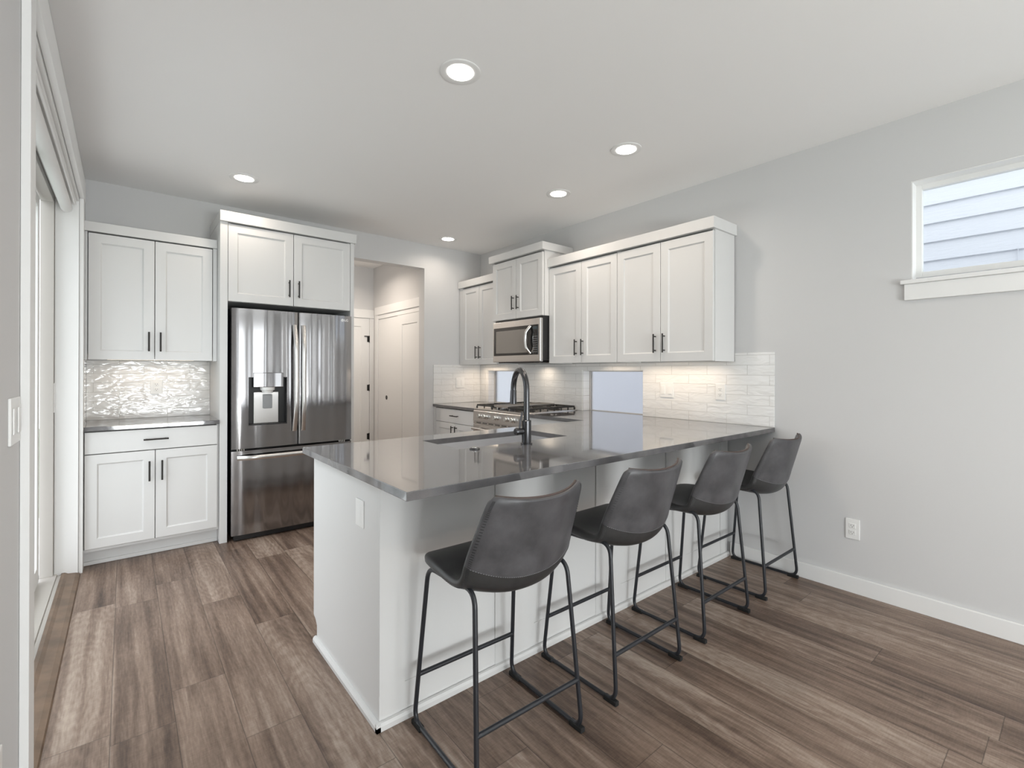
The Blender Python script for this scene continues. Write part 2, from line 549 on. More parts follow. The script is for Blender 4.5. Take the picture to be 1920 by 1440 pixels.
def glass_material(name, frosted=False):
    mt = bpy.data.materials.new(name)
    mt.use_nodes = True
    nt = mt.node_tree
    nt.nodes.clear()
    out = N(nt, 'OutputMaterial')
    mix = N(nt, 'MixShader')
    gl = N(nt, 'BsdfGlossy'); gl.inputs['Roughness'].default_value = 0.02 if not frosted else 0.25
    if frosted:
        tr = N(nt, 'BsdfRefraction'); tr.inputs['Color'].default_value = (1.0, 1.0, 1.0, 1)
        tr.inputs['Roughness'].default_value = 0.55; tr.inputs['IOR'].default_value = 1.25
    else:
        tr = N(nt, 'BsdfTransparent'); tr.inputs['Color'].default_value = (0.95, 0.965, 0.96, 1)
    fr = N(nt, 'Fresnel'); fr.inputs['IOR'].default_value = 1.35
    geo = N(nt, 'NewGeometry')          # only the outer face of the pane mirrors; leaving the pane is free
    nt.links.new(math_node(nt, 'MULTIPLY', fr.outputs[0], math_node(nt, 'SUBTRACT', 1.0, geo.outputs['Backfacing'])), mix.inputs[0])
    nt.links.new(tr.outputs[0], mix.inputs[1])
    nt.links.new(gl.outputs[0], mix.inputs[2])
    nt.links.new(mix.outputs[0], out.inputs[0])
    return mt


M['floor'] = floor_material()
M['tile_x'] = tile_material('white_subway_tile_back', 'x')
M['tile_y'] = tile_material('white_subway_tile_side', 'y')
M['steel'] = steel_material('brushed_stainless', base=(0.68, 0.665, 0.65), rough=0.26, wob=0.03, scale=4)
M['fridge'] = steel_material('fridge_stainless', base=(0.33, 0.322, 0.326), rough=0.11, wob=0.62, scale=11, stretch=0.12)
M['sinksteel'] = steel_material('sink_stainless', base=(0.78, 0.78, 0.79), rough=0.40, wob=0.03)
M['counter'] = counter_material()
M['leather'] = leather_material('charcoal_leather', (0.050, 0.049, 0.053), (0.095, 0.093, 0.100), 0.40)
M['seatleather'] = leather_material('shaded_seat_leather', (0.026, 0.026, 0.027), (0.045, 0.045, 0.046), 0.38)  # same leather, its colour darkened for the shade under the counter
M['siding'] = siding_material()
M['glass'] = glass_material('clear_glass')
M['frost'] = glass_material('frosted_glass', True)
M['wood_trim'] = pmat('brown_threshold_wood', (0.17, 0.115, 0.078), 0.45, bump=0.2, bscale=50, var=0.25)

# ------------------------------------------------------------------ dimensions (metres)
XL, XR, YB, H = -0.22, 3.246, 4.640, 2.656
YR = -4.0                       # rear wall of the great room
WT = 0.14
CT = 0.914                      # counter top height
BF = 1.6275                     # bar-side face of the peninsula
OX1, OZ = 2.504, 2.392          # hall opening
DY0, DY1, DZ = 1.97, 4.07, 2.355  # sliding door opening

# ------------------------------------------------------------------ room shell
struct('floor', MB().box((XL-0.02, YR-0.02, -0.06), (XR+WT, 6.4, 0)), M['floor'])
struct('ceiling', MB().box((XL-WT, YR-WT, H), (XR+WT, 6.4, H+0.1)), M['ceiling'])

# right wall with three window openings
W1 = (3.97, 4.485, 0.886, 1.288)
W2 = (2.33, 3.0, 0.886, 1.288)
W3 = (-0.60, 0.62, 1.768, 2.300)
W4 = (-2.85, -2.40, 0.30, 2.20)
W5 = (-2.15, -1.70, 0.30, 2.20)
mb = MB()
def wall_with_holes(mb, ax, c0, c1, a0, a1, z0, z1, holes):
    """vertical slab between c0..c1 on its thin axis, spanning a0..a1, with (b0,b1,zb,zt) holes"""
    cuts = sorted(set([a0, a1]+[h[0] for h in holes]+[h[1] for h in holes]))
    for p, q in zip(cuts, cuts[1:]):
        hs = [h for h in holes if h[0] <= p+1e-6 and h[1] >= q-1e-6]
        zs = [(z0, z1)]
        for h in hs:
            zs = [(z0, h[2]), (h[3], z1)]
        for za, zb in zs:
            if zb-za < 1e-4: continue
            if ax == 'x': mb.box((c0, p, za), (c1, q, zb))
            else: mb.box((p, c0, za), (q, c1, zb))
wall_with_holes(mb, 'x', XR, XR+WT, YR-WT, 4.76, 0, H, [W1, W2, W3, W4, W5])
struct('wall_right', mb, M['wall'])
mb = MB()
wall_with_holes(mb, 'y', YB, YB+0.12, XL-WT, XR, 0, H, [(1.56, OX1, 0, OZ)])
struct('wall_back', mb, M['wall'])
mb = MB()
wall_with_holes(mb, 'x', XL-WT, XL, YR-WT, YB, 0, H, [(DY0, DY1, 0, DZ), (-3.1, -0.7, 0.06, 2.3)])
struct('wall_left', mb, M['wall'])
mb = MB()
wall_with_holes(mb, 'y', YR-WT, YR, XL, XR, 0, H, [(-0.4+0.2, 1.6, 0.06, 2.3), (2.17, 2.87, 0.06, 2.3)])
struct('wall_rear', mb, M['wall'])
# hall beyond the opening
struct('wall_hall_right', MB().box((2.58, 4.76, 0), (2.70, 6.32, H)), M['wall'])
struct('wall_hall_back', MB().box((1.40, 6.2, 0), (2.58, 6.32, H)), M['wall'])
struct('wall_hall_left', MB().box((1.40, 4.76, 0), (1.52, 6.2, H)), M['wall'])

# baseboards
struct('baseboard_right', MB().box((XR-0.014, YR, 0), (XR, BF-0.023, 0.093), 0.003), M['white'])
struct('baseboard_left', MB().box((XL, YR, 0), (XL+0.014, 1.868, 0.093), 0.003), M['white'])
struct('baseboard_rear', MB().box((XL+0.014, YR, 0), (XR-0.014, YR+0.014, 0.093), 0.003), M['white'])


def window_frame(name, y0, y1, z0, z1, xg, fw_, matf, matg, sign=1):
    fr = MB()
    fr.box((xg-0.02, y0, z0), (xg+0.02, y0+fw_, z1), 0.002).box((xg-0.02, y1-fw_, z0), (xg+0.02, y1, z1), 0.002)
    fr.box((xg-0.02, y0+fw_, z0), (xg+0.02, y1-fw_, z0+fw_), 0.002).box((xg-0.02, y0+fw_, z1-fw_), (xg+0.02, y1-fw_, z1), 0.002)
    o = struct(name, fr, matf)
    MB().box((xg-0.003, y0+fw_, z0+fw_), (xg+0.003, y1-fw_, z1-fw_)).build('glass_pane', matg, o)
    return o


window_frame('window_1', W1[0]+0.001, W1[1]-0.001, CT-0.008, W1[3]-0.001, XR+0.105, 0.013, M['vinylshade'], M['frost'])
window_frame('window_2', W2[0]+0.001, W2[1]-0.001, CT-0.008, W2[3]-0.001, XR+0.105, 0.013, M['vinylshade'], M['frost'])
w3 = window_frame('window_3', W3[0]+0.001, W3[1]-0.001, W3[2]+0.022, W3[3]-0.001, XR+0.105, 0.030, M['vinyl'], M['glass'])
window_frame('window_7', W4[0]+0.001, W4[1]-0.001, W4[2]+0.001, W4[3]-0.001, XR+0.105, 0.04, M['vinyl'], M['glass'])  # this and the next: unseen, added for daylight and fridge reflections
window_frame('window_8', W5[0]+0.001, W5[1]-0.001, W5[2]+0.001, W5[3]-0.001, XR+0.105, 0.04, M['vinyl'], M['glass'])
# white lining of the high window and its sill and apron
l = MB()
l.box((XR+0.0005, W3[1]-0.006, W3[2]), (XR+0.085, W3[1]-0.0005, W3[3]))
l.box((XR+0.0005, W3[0]+0.0005, W3[2]), (XR+0.085, W3[0]+0.006, W3[3]))
l.box((XR+0.0005, W3[0]+0.006, W3[3]-0.006), (XR+0.085, W3[1]-0.006, W3[3]-0.0005))
l.build('window_lining', M['white'], w3)
MB().box((XR-0.028, W3[0]-0.042, W3[2]-0.020), (XR+0.085, W3[1]+0.042, W3[2]+0.002), 0.003).build('window_sill', M['white'], w3)
MB().box((XR-0.018, W3[0]-0.026, W3[2]-0.106), (XR-0.0005, W3[1]+0.026, W3[2]-0.0205), 0.002).build('window_apron', M['white'], w3)

# unseen great-room windows behind the camera, made up to let daylight in
def rear_window(name, x0, x1, z0, z1):
    fr = MB(); y = YR-0.08; t = 0.05
    fr.box((x0, y-0.03, z0), (x0+t, y+0.03, z1)).box((x1-t, y-0.03, z0), (x1, y+0.03, z1))
    fr.box((x0+t, y-0.03, z0), (x1-t, y+0.03, z0+t)).box((x0+t, y-0.03, z1-t), (x1-t, y+0.03, z1))
    xm = (x0+x1)/2
    fr.box((xm-0.03, y-0.03, z0+t), (xm+0.03, y+0.03, z1-t))
    o = struct(name, fr, M['vinyl'])
    MB().box((x0+t, y-0.003, z0+t), (xm-0.03, y+0.003, z1-t)).build('glass_pane', M['glass'], o)
    MB().box((xm+0.03, y-0.003, z0+t), (x1-t, y+0.003, z1-t)).build('glass_pane', M['glass'], o)
rear_window('added_window_4', -0.199, 1.599, 0.061, 2.299)
rear_window('added_window_5', 2.171, 2.869, 0.061, 2.299)

fr = MB(); x = XL-0.08
for ya, yb in ((-3.099, -3.04), (-1.93, -1.87), (-0.76, -0.701)):
    fr.box((x-0.03, ya, 0.061), (x+0.03, yb, 2.299))
for ya, yb in ((-3.04, -1.93), (-1.87, -0.76)):
    fr.box((x-0.03, ya, 0.061), (x+0.03, yb, 0.11)).box((x-0.03, ya, 2.25), (x+0.03, yb, 2.299))
w6 = struct('added_window_6', fr, M['vinyl'])  # unseen side window, invented to let fill light in
MB().box((x-0.003, -3.04, 0.11), (x+0.003, -1.93, 2.25)).build('glass_pane', M['glass'], w6)
MB().box((x-0.003, -1.87, 0.11), (x+0.003, -0.76, 2.25)).build('glass_pane', M['glass'], w6)

# ------------------------------------------------------------------ sliding door on the left wall
d1 = MB()
xf = XL-WT
# frame (jambs, head, sill) stands in the depth of the wall
d1.box((xf-0.03, DY0+0.001, 0.03), (xf+0.03, DY0+0.05, DZ-0.002), 0.002).box((xf-0.03, DY1-0.05, 0.03), (xf+0.03, DY1-0.001, DZ-0.002), 0.002)
d1.box((xf+0.0455, DY0+0.022, 0.0), (XL-0.0755, DY1-0.022, 0.020))
d1.box((xf-0.03, DY0+0.05, DZ-0.06), (xf+0.03, DY1-0.05, DZ-0.002), 0.002).box((xf-0.03, DY0+0.001, 0.0), (xf+0.045, DY1-0.001, 0.03), 0.002)
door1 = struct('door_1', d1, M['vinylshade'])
def slider(y0, y1, xx):
    s = MB(); t = 0.07
    s.box((xx-0.018, y0, 0.035), (xx+0.018, y0+t, DZ-0.065), 0.003).box((xx-0.018, y1-t, 0.035), (xx+0.018, y1, DZ-0.065), 0.003)
    s.box((xx-0.018, y0+t, 0.035), (xx+0.018, y1-t, 0.035+t+0.03), 0.003).box((xx-0.018, y0+t, DZ-0.065-t), (xx+0.018, y1-t, DZ-0.065), 0.003)
    o = s.build('sliding_panel', M['vinyl'], door1)
    MB().box((xx-0.004, y0+t, 0.035+t+0.03), (xx+0.004, y1-t, DZ-0.065-t)).build('glass_pane', M['glass'], o)
    return o
slider(DY0+0.055, (DY0+DY1)/2+0.03, xf-0.005)
pnl = slider((DY0+DY1)/2-0.02, DY1-0.12, xf-0.042)
MB().box((xf+0.03, DY1-0.044, 1.02), (xf+0.034, DY1-0.02, 1.20), 0.001).build('latch_strike', M['plate'], door1)
tr = MB()
tr.box((xf+0.032, DY1-0.0205, 0.0005), (XL-0.001, DY1-0.001, DZ-0.021))
tr.box((xf+0.032, DY0+0.001, 0.0005), (XL-0.001, DY0+0.0205, DZ-0.021))
tr.box((xf+0.032, DY0+0.001, DZ-0.0205), (XL-0.001, DY1-0.001, DZ-0.001))
struct('trim_1', tr, M['white'])
tr = MB()
tr.box((XL+0.0005, DY0-0.10, 0), (XL+0.020, DY0-0.001, DZ+0.004), 0.002)
tr.box((XL+0.0005, DY1-0.004, 0), (XL+0.020, DY1+0.09, DZ+0.004), 0.002)
tr.box((XL+0.0005, DY0-0.125, DZ+0.0045), (XL+0.024, DY1+0.115, DZ+0.138), 0.002)
struct('trim_2', tr, M['white'])
# wooden threshold strip
MBt = MB().prism([(XL-0.075, 0.0005), (XL+0.012, 0.0005), (XL+0.008, 0.010), (XL-0.01, 0.017), (XL-0.045, 0.021), (XL-0.06, 0.030), (XL-0.075, 0.030)], DY0+0.021, DY1-0.0215, 'xz')
tag(MBt.build('threshold_strip', M['wood_trim']), 'brown wooden threshold strip along the foot of the sliding glass door', 'threshold')
# roller blind under the door head
bl = thing('roller_blind', 'white rolled-up blind cassette under the head of the sliding door', 'blind', (XL-0.05, 3.0, 2.28))
MB().box((XL-0.088, DY0+0.05, 2.305), (XL-0.012, DY1-0.03, 2.333), 0.004).build('headrail', M['vinyl'], bl)
MB().cyl((XL-0.056, DY0+0.06, 2.276), (XL-0.056, DY1-0.045, 2.276), 0.028, 24).build('roller_tube', M['fabric'], bl, 40)
MB().tube([(XL-0.02, DY0+0.3, 2.297), (XL-0.018, 2.9, 2.297), (XL-0.018, DY1-0.12, 2.297)], 0.006, 10).build('wand', M['vinyl'], bl, 40)
# ------------------------------------------------------------------ outside
mb = MB()
for k in range(-2, 27):                 # overlapping boards with a real slope and butt edge
    z = 0.236+0.150*(k-0)
    if z < 0: continue
    mb.prism([(5.03, z-0.02), (4.992, z-0.012), (5.012, z+0.150), (5.03, z+0.150)], -6, 9, 'xz')
for z, ys in ((2.189+0.002, (0.34, -1.5)), (2.338+0.002, (-0.4,)), (2.488, (1.4,))):
    for yy in ys: mb.box((4.990, yy, z-0.15), (5.0, yy+0.003, z-0.004))
nh = thing('neighbor_house', 'pale blue-grey lap-sided house wall close outside the high window', 'house', (5.03, 1.5, 0))
mb.build('siding', M['siding'], nh)
MB().box((5.032, -6, -0.3), (5.3, 9, 4.15)).build('wall_core', M['concrete'], nh)
gr = MB().box((-14, -16, -0.32), (14, 16, -0.12)).build('ground', M['grass'])
gr['kind'] = 'structure'
tag(MB().box((XR+WT+0.01, -6.0, -0.119), (4.98, 9.0, -0.06)).build('bounce_path', pmat('bounce_path_concrete', (0.74, 0.74, 0.74), 0.9, bump=0.2, bscale=60, var=0.08)), 'unseen pale concrete path added between the two houses to bounce light', 'path')  # unseen slab, made pale to throw light at the kitchen windows
tag(MB().box((-4.5, 0.5, -0.119), (XL-WT-0.06, 6.0, -0.04)).build('patio_slab', M['concrete']), 'grey concrete patio slab outside the sliding glass door', 'patio')

# ------------------------------------------------------------------ hardware and cabinet builders
def pull(f, u, v, length, vertical, parent, off=0.0):
    """bar pull centred at (u, v) on the door face n=off"""
    b = MB(f); h = length/2; r = 0.0055; st = 0.028
    if vertical:
        b.cyl((u, v-h, off+st), (u, v+h, off+st), r, 12)
        for s in (-1, 1): b.cyl((u, v+s*(h-0.017), off-0.0005), (u, v+s*(h-0.017), off+st), 0.0045, 10)
    else:
        b.cyl((u-h, v, off+st), (u+h, v, off+st), r, 12)
        for s in (-1, 1): b.cyl((u+s*(h-0.017), v, off-0.0005), (u+s*(h-0.017), v, off+st), 0.0045, 10)
    return b.build('handle', M['bronze'], parent, 40)


GAP = 0.0020


def door(f, u0, v0, u1, v1, parent, hu=None, hv=None, hl=0.135, stile=0.060):
    d = MB(f).shaker(u0+GAP, v0+GAP, u1-GAP, v1-GAP, 0.020, stile).build('door', M['cab'], parent)
    if hu is not None: pull(f, hu, hv, hl, True, d, 0.020)
    return d


def carcass(f, u0, u1, v0, v1, depth, parent, front=-0.003, lip=0.0, th=0.018):
    """cabinet box with cheeks, a floor, and a core set back so that the door gaps open onto a void"""
    b = MB(f)
    b.box((u0, v0, -depth), (u0+th, v1, front), 0.0008).box((u1-th, v0, -depth), (u1, v1, front), 0.0008)
    b.box((u0+th+0.0002, v0+lip, -depth), (u1-th-0.0002, v0+lip+0.016, front))
    b.box((u0+th+0.0002, v0+lip+0.0162, -depth), (u1-th-0.0002, v1, front-0.06))
    return b.build('body', M['cab'], parent)


def crown(f, u0, u1, z0, z1, depth, parent, name='crown', back=None):
    """flat fascia board that returns along the open ends"""
    b = MB(f)
    b.box((u0, z0, -depth), (u1, z1, 0.024), 0.0015)
    return b.build(name, M['cab'], parent)


# ---- left upper cabinet (beside the fridge, over the small counter)
FY = lambda y: frame((0, y, 0), (0, -1, 0))      # u = world x
FX = lambda x: frame((x, 0, 0), (-1, 0, 0))      # u = -world y
f = FY(4.25)
c = thing('upper_cabinet', 'white two-door upper cabinet over the small counter left of the fridge', 'cabinet', (0.16, 4.63, 1.347), 'white shaker upper cabinets')
carcass(f, XL+0.001, 0.5375, 1.3475, 2.198, 0.388, c, lip=0.02)
for q in ((XL+0.0195, -0.190), (0.5110, 0.5374)): MB(f).box((q[0], 1.3475, -0.0028), (q[1], 2.196, 0.012)).build('filler_strip', M['cab'], c)
door(f, -0.187, 1.3475, 0.1635, 2.190, c, 0.131, 1.478)
door(f, 0.1635, 1.3475, 0.5084, 2.190, c, 0.196, 1.478)
MB(f).box((XL+0.001, 2.1985, -0.388), (0.5375, 2.262, 0.024), 0.0015).build('crown', M['cab'], c)

# ---- left base cabinet with counter
f = FY(4.13)
c = thing('base_cabinet', 'white base cabinet with one drawer and two doors left of the fridge', 'cabinet', (0.16, 4.35, 0))
carcass(f, XL+0.001, 0.5385, 0.105, 0.8845, 0.507, c)
MB(f).box((XL+0.001, 0.0005, -0.500), (0.5385, 0.1045, -0.075)).build('toe_kick', M['cab'], c)
MB(f).box((XL+0.001, 0.0005, -0.0745), (0.5385, 0.026, -0.062), 0.004).build('shoe_molding', M['cab'], c)
d = MB(f).box((-0.197+GAP, 0.735+GAP, 0), (0.527-GAP, 0.877, 0.020), 0.0015).build('drawer', M['cab'], c)
pull(f, 0.1685, 0.8085, 0.137, False, d, 0.020)
door(f, -0.197, 0.125, 0.164, 0.7335, c, 0.132, 0.594)
door(f, 0.164, 0.125, 0.527, 0.7335, c, 0.201, 0.594)
tag(MB().box((XL+0.001, 4.094, 0.8855), (0.538, YB-0.001, CT), 0.002).build('countertop', M['counter']),
    'small dark grey stone countertop on the white base cabinet left of the fridge', 'countertop')
# tile in the niche
mb = MB().box((XL+0.009, YB-0.008, CT+0.0005), (0.5385, YB-0.0005, 1.347))
mb.box((XL+0.0005, 4.262, CT+0.0005), (XL+0.008, YB-0.0005, 1.347))
tag(mb.build('backsplash', M['tile_x']), 'glossy white tile backsplash in the niche left of the fridge', 'backsplash')

# ---- fridge surround: side panels + cabinet above
f = FY(4.109)
c = thing('fridge_cabinet', 'tall white surround with two-door cabinet above the steel fridge', 'cabinet', (1.045, 4.37, 0))
MB().box((0.5395, 4.109, 0.0), (0.5885, YB-0.001, 2.383), 0.001).build('side_panel', M['cab'], c)
MB().box((1.5045, 4.109, 0.0), (1.5355, YB-0.001, 2.383), 0.001).build('side_panel', M['cab'], c)
carcass(f, 0.589, 1.504, 1.796, 2.383, 0.528, c, front=-0.022)
f2 = FY(4.1295)
door(f2, 0.5895, 1.795, 1.0455, 2.376, c, 1.0105, 1.930)
door(f2, 1.0455, 1.795, 1.5035, 2.376, c, 1.082, 1.930)
MB(f).box((0.537, 2.3835, -0.528), (1.549, 2.460, 0.019), 0.0015).build('crown', M['cab'], c)

# ------------------------------------------------------------------ fridge
FRY = 4.05
rf = thing('refrigerator', 'stainless french-door refrigerator with water dispenser in the white surround', 'refrigerator', (1.05, 4.33, 0))
fx0, fx1, fxm = 0.607, 1.496, 1.0685
fT, fG0, fG1, fB = 1.742, 0.676, 0.692, 0.050
MB().box((fx0+0.004, FRY+0.075, 0.03), (fx1-0.004, 4.615, fT+0.012), 0.004).build('body', M['black'], rf)
MB().box((fx0+0.02, FRY+0.03, 0.008), (fx1-0.02, FRY+0.075, 0.048)).build('toe_grille', M['black'], rf)
for xx in (fx0+0.06, fx1-0.06):
    MB().cyl((xx, FRY+0.11, 0.0), (xx, FRY+0.11, 0.031), 0.02).build('foot', M['black'], rf)


def bowed_panel(x0, x1, z0, z1, y, th, bow, parent, name, holes=None, mat=None):
    """door slab whose face bulges gently towards the room; optional rectangular cut-out"""
    b = MB()
    xs = [x0+(x1-x0)*i/16 for i in range(17)]
    zs = [z0, z1]
    if holes:
        hx0, hx1, hz0, hz1 = holes
        xs = sorted(set(xs+[hx0, hx1])); zs = [z0, hz0, hz1, z1]
        xs = [q for q in xs if q in (hx0, hx1) or min(abs(q-hx0), abs(q-hx1)) > 0.012]
    yb = lambda x: y+bow*(2*(x-(x0+x1)/2)/(x1-x0))**2
    ed = 0.012
    grid = {}
    def vv(x, z, back=False):
        k = (round(x, 6), round(z, 6), back)
        if k not in grid:
            yy = y+th if back else yb(x)+(ed*0.6 if (x in (x0, x1)) else 0)
            grid[k] = b.bm.verts.new((x, yy, z))
        return grid[k]
    for i in range(len(xs)-1):
        for j in range(len(zs)-1):
            if holes and j == 1 and xs[i] >= hx0-1e-6 and xs[i+1] <= hx1+1e-6:
                continue
            b.bm.faces.new((vv(xs[i], zs[j]), vv(xs[i+1], zs[j]), vv(xs[i+1], zs[j+1]), vv(xs[i], zs[j+1])))
    for i in range(len(xs)-1):
        for z in (z0, z1):
            b.bm.faces.new((vv(xs[i], z), vv(xs[i+1], z), vv(xs[i+1], z, True), vv(xs[i], z, True)))
    for x in (x0, x1):
        for j in range(len(zs)-1):
            b.bm.faces.new((vv(x, zs[j]), vv(x, zs[j+1]), vv(x, zs[j+1], True), vv(x, zs[j], True)))
    if holes:
        hx = [q for q in xs if hx0-1e-6 <= q <= hx1+1e-6]
        def wv(x, z): return b.bm.verts.new((x, y+th-0.002, z))
        for p, q in zip(hx, hx[1:]):
            for z in (hz0, hz1): b.bm.faces.new((vv(p, z), vv(q, z), wv(q, z), wv(p, z)))
        for x in (hx0, hx1): b.bm.faces.new((vv(x, hz0), vv(x, hz1), wv(x, hz1), wv(x, hz0)))
    bmesh.ops.remove_doubles(b.bm, verts=b.bm.verts, dist=1e-5)
    return b.build(name, mat or M['fridge'], parent, 35)


dh = (0.717, 0.985, 0.862, 1.227)       # dispenser hole
ld = bowed_panel(fx0, fxm-0.004, fG1, fT, FRY, 0.07, 0.007, rf, 'door', dh)
rd = bowed_panel(fxm+0.004, fx1, fG1, fT, FRY, 0.07, 0.007, rf, 'door')
dw = bowed_panel(fx0, fx1, fB, fG0, FRY, 0.07, 0.007, rf, 'freezer_drawer')
# dispenser recess
dsp = MB()
dsp.box((dh[0], FRY+0.060, dh[2]), (dh[1], FRY+0.069, dh[3])).box((dh[0]-0.0, FRY+0.012, dh[2]), (dh[0]+0.004, FRY+0.06, dh[3]))
dsp.box((dh[1]-0.004, FRY+0.012, dh[2]), (dh[1], FRY+0.06, dh[3])).box((dh[0]+0.004, FRY+0.012, dh[3]-0.004), (dh[1]-0.004, FRY+0.06, dh[3]))
dsp.box((dh[0]+0.004, FRY+0.008, dh[2]), (dh[1]-0.004, FRY+0.06, dh[2]+0.008))
dp = dsp.build('dispenser', M['black'], ld)
MB().box((dh[0]+0.042, FRY+0.045, dh[2]+0.009), (dh[1]-0.052, FRY+0.0595, dh[3]-0.115), 0.003).build('dispenser_back', M['steel'], dp)
MB().box((dh[0]+0.031, FRY-0.004, 1.150), (dh[1]-0.027, FRY+0.045, 1.262), 0.004).build('control_panel', M['fridge'], ld)
MB().lathe((0.852, FRY+0.035, 1.105), [(0.036, 0), (0.040, 0.018), (0.050, 0.022), (0.052, 0.0445)], 24).build('water_nozzle', M['plate'], dp, 40)
MB().box((0.822, FRY+0.028, 0.985), (0.886, FRY+0.044, 1.095), 0.006).build('lever', M['inset'], dp)
# handles: long bowed flat bars standing off the doors
def bow_handle(x, z0, z1, lean, parent):
    b = MB(); n = 18
    A = []
    for i in range(n+1):
        t = i/n
        bowv = math.sin(PI*t)
        y = FRY-0.012-0.042*min(1, bowv*1.6)
        xx = x+lean*bowv
        z = z0+(z1-z0)*t
        hw = 0.0160
        A.append([b.bm.verts.new(Vector((xx+sx*hw, y+sy*0.009, z))) for sx, sy in ((-1, -0.4), (-0.5, -1), (0.5, -1), (1, -0.4), (1, 1), (-1, 1))])
    for P, Q in zip(A, A[1:]):
        for k in range(6): b.bm.faces.new((P[k], P[(k+1) % 6], Q[(k+1) % 6], Q[k]))
    b.bm.faces.new(A[0][::-1]); b.bm.faces.new(A[-1])
    for z in (z0+0.03, z1-0.03):
        b.box((x-0.009, FRY-0.02, z-0.018), (x+0.009, FRY+0.004, z+0.018))
    return b.build('handle', M['steel'], parent, 50)
bow_handle(fxm-0.032, 0.800, 1.640, 0.006, ld)
bow_handle(fxm+0.034, 0.800, 1.640, -0.006, rd)
b = MB()
n = 18
A = []
for i in range(n+1):
    t = i/n; x = 0.640+(1.463-0.640)*t
    y = FRY-0.012-0.042*min(1, math.sin(PI*t)*3.0)
    A.append([b.bm.verts.new(Vector((x, y+sy*0.009, 0.627+sz*0.0165))) for sz, sy in ((-1, -0.4), (-0.5, -1), (0.5, -1), (1, -0.4), (1, 1), (-1, 1))])
for P, Q in zip(A, A[1:]):
    for k in range(6): b.bm.faces.new((P[k], P[(k+1) % 6], Q[(k+1) % 6], Q[k]))
b.bm.faces.new(A[0][::-1]); b.bm.faces.new(A[-1])
for x in (0.665, 1.438): b.box((x-0.02, FRY-0.02, 0.618), (x+0.02, FRY+0.004, 0.636))
b.build('handle', M['steel'], dw, 50)
for xx in (fx0+0.05, fx1-0.09):
    h = MB()
    for k in range(4): h.cyl((xx+k*0.014-0.01, FRY+0.012, fG0+0.001), (xx+k*0.014-0.01, FRY+0.012, fG1-0.001), 0.0055, 10)
    h.build('hinge', M['chrome'], rf)
# maker's emblem: a disc with a winking-face ring and two letters
em = MB()
f = FY(FRY+0.0045)
em.lathe((1.416, FRY+0.0035, 1.7035), [(0.0125, 0.0), (0.0125, -0.002)], 28, 'y')
emo = em.build('emblem', M['logo'], rd)
ring = MB()
ring.tube([(1.416+0.0085*math.cos(a), FRY+0.0010, 1.7035+0.0085*math.sin(a)) for a in [PI*0.5+2*PI*0.86*i/20 for i in range(21)]], 0.0011, 6)
ring.box((1.4155, FRY+0.0004, 1.7005), (1.4168, FRY+0.0016, 1.7085)).box((1.4155, FRY+0.0004, 1.6995), (1.4200, FRY+0.0016, 1.7008))
ring.build('emblem_face', M['inset'], emo)


def text_mesh(body, size, loc, rot, mat, name, parent, depth=0.001):
    cu = bpy.data.curves.new(name, 'FONT')
    cu.body = body; cu.size = size; cu.extrude = depth; cu.offset = size*0.012
    cu.align_x = 'LEFT'; cu.align_y = 'CENTER'
    tmp = bpy.data.objects.new(name+'_tmp', cu)
    COL.objects.link(tmp)
    dg = bpy.context.evaluated_depsgraph_get()
    me = bpy.data.meshes.new_from_object(tmp.evaluated_get(dg))
    bpy.data.objects.remove(tmp)
    me.name = name
    me.transform(Matrix.Translation(Vector(loc)-rootloc(parent)) @ rot.to_4x4())
    me.materials.clear(); me.materials.append(mat)
    o = bpy.data.objects.new(name, me)
    COL.objects.link(o)
    o.parent = parent
    return o


RXM = Matrix.Rotation(PI/2, 3, 'X')                       # text facing -y
RXX = Matrix.Rotation(-PI/2, 3, 'Z') @ Matrix.Rotation(PI/2, 3, 'X')   # text facing -x
text_mesh('LG', 0.026, (1.4325, FRY+0.0030, 1.7035), RXM, M['logo'], 'lettering', rd)

# ------------------------------------------------------------------ right wall upper cabinets
UCX = 2.970             # carcass front; doors stand 20 mm proud -> 2.950
f = FX(UCX)
ub, ut = 1.3456, 2.2130
# corner cabinet
c = thing('upper_cabinet', 'narrow white two-door upper cabinet in the far corner left of the microwave', 'cabinet', (3.1, 4.28, ub), 'white shaker upper cabinets')
carcass(f, -YB+0.0095, -3.917, ub, ut, XR-0.0095-UCX, c, lip=0.02)
MB().box((UCX-0.018, 4.568, ub), (UCX+0.0025, YB-0.0095, ut), 0.001).build('filler_strip', M['cab'], c)
door(f, -4.567, ub, -4.245, ut-0.010, c, -4.277, 1.478, stile=0.055)
door(f, -4.245, ub, -3.923, ut-0.010, c, -4.213, 1.478, stile=0.055)
MB(f).box((-YB+0.0095, ut+0.0005, -0.266), (-3.917, 2.288, 0.042), 0.0015).build('crown', M['cab'], c)
# microwave cabinet, deeper and higher
MCX = 2.898
f = FX(MCX)
c = thing('upper_cabinet', 'raised white two-door upper cabinet directly above the microwave', 'cabinet', (3.06, 3.53, 1.779), 'white shaker upper cabinets')
carcass(f, -3.9145, -3.1405, 1.779, 2.366, XR-0.001-MCX, c)
door(f, -3.8980, 1.779, -3.522, 2.355, c, -3.558, 1.930, 0.133)
door(f, -3.522, 1.779, -3.1480, 2.355, c, -3.486, 1.930, 0.133)
MB(f).box((-3.934, 2.3665, -0.345), (-3.121, 2.436, 0.044), 0.0015).build('crown', M['cab'], c)
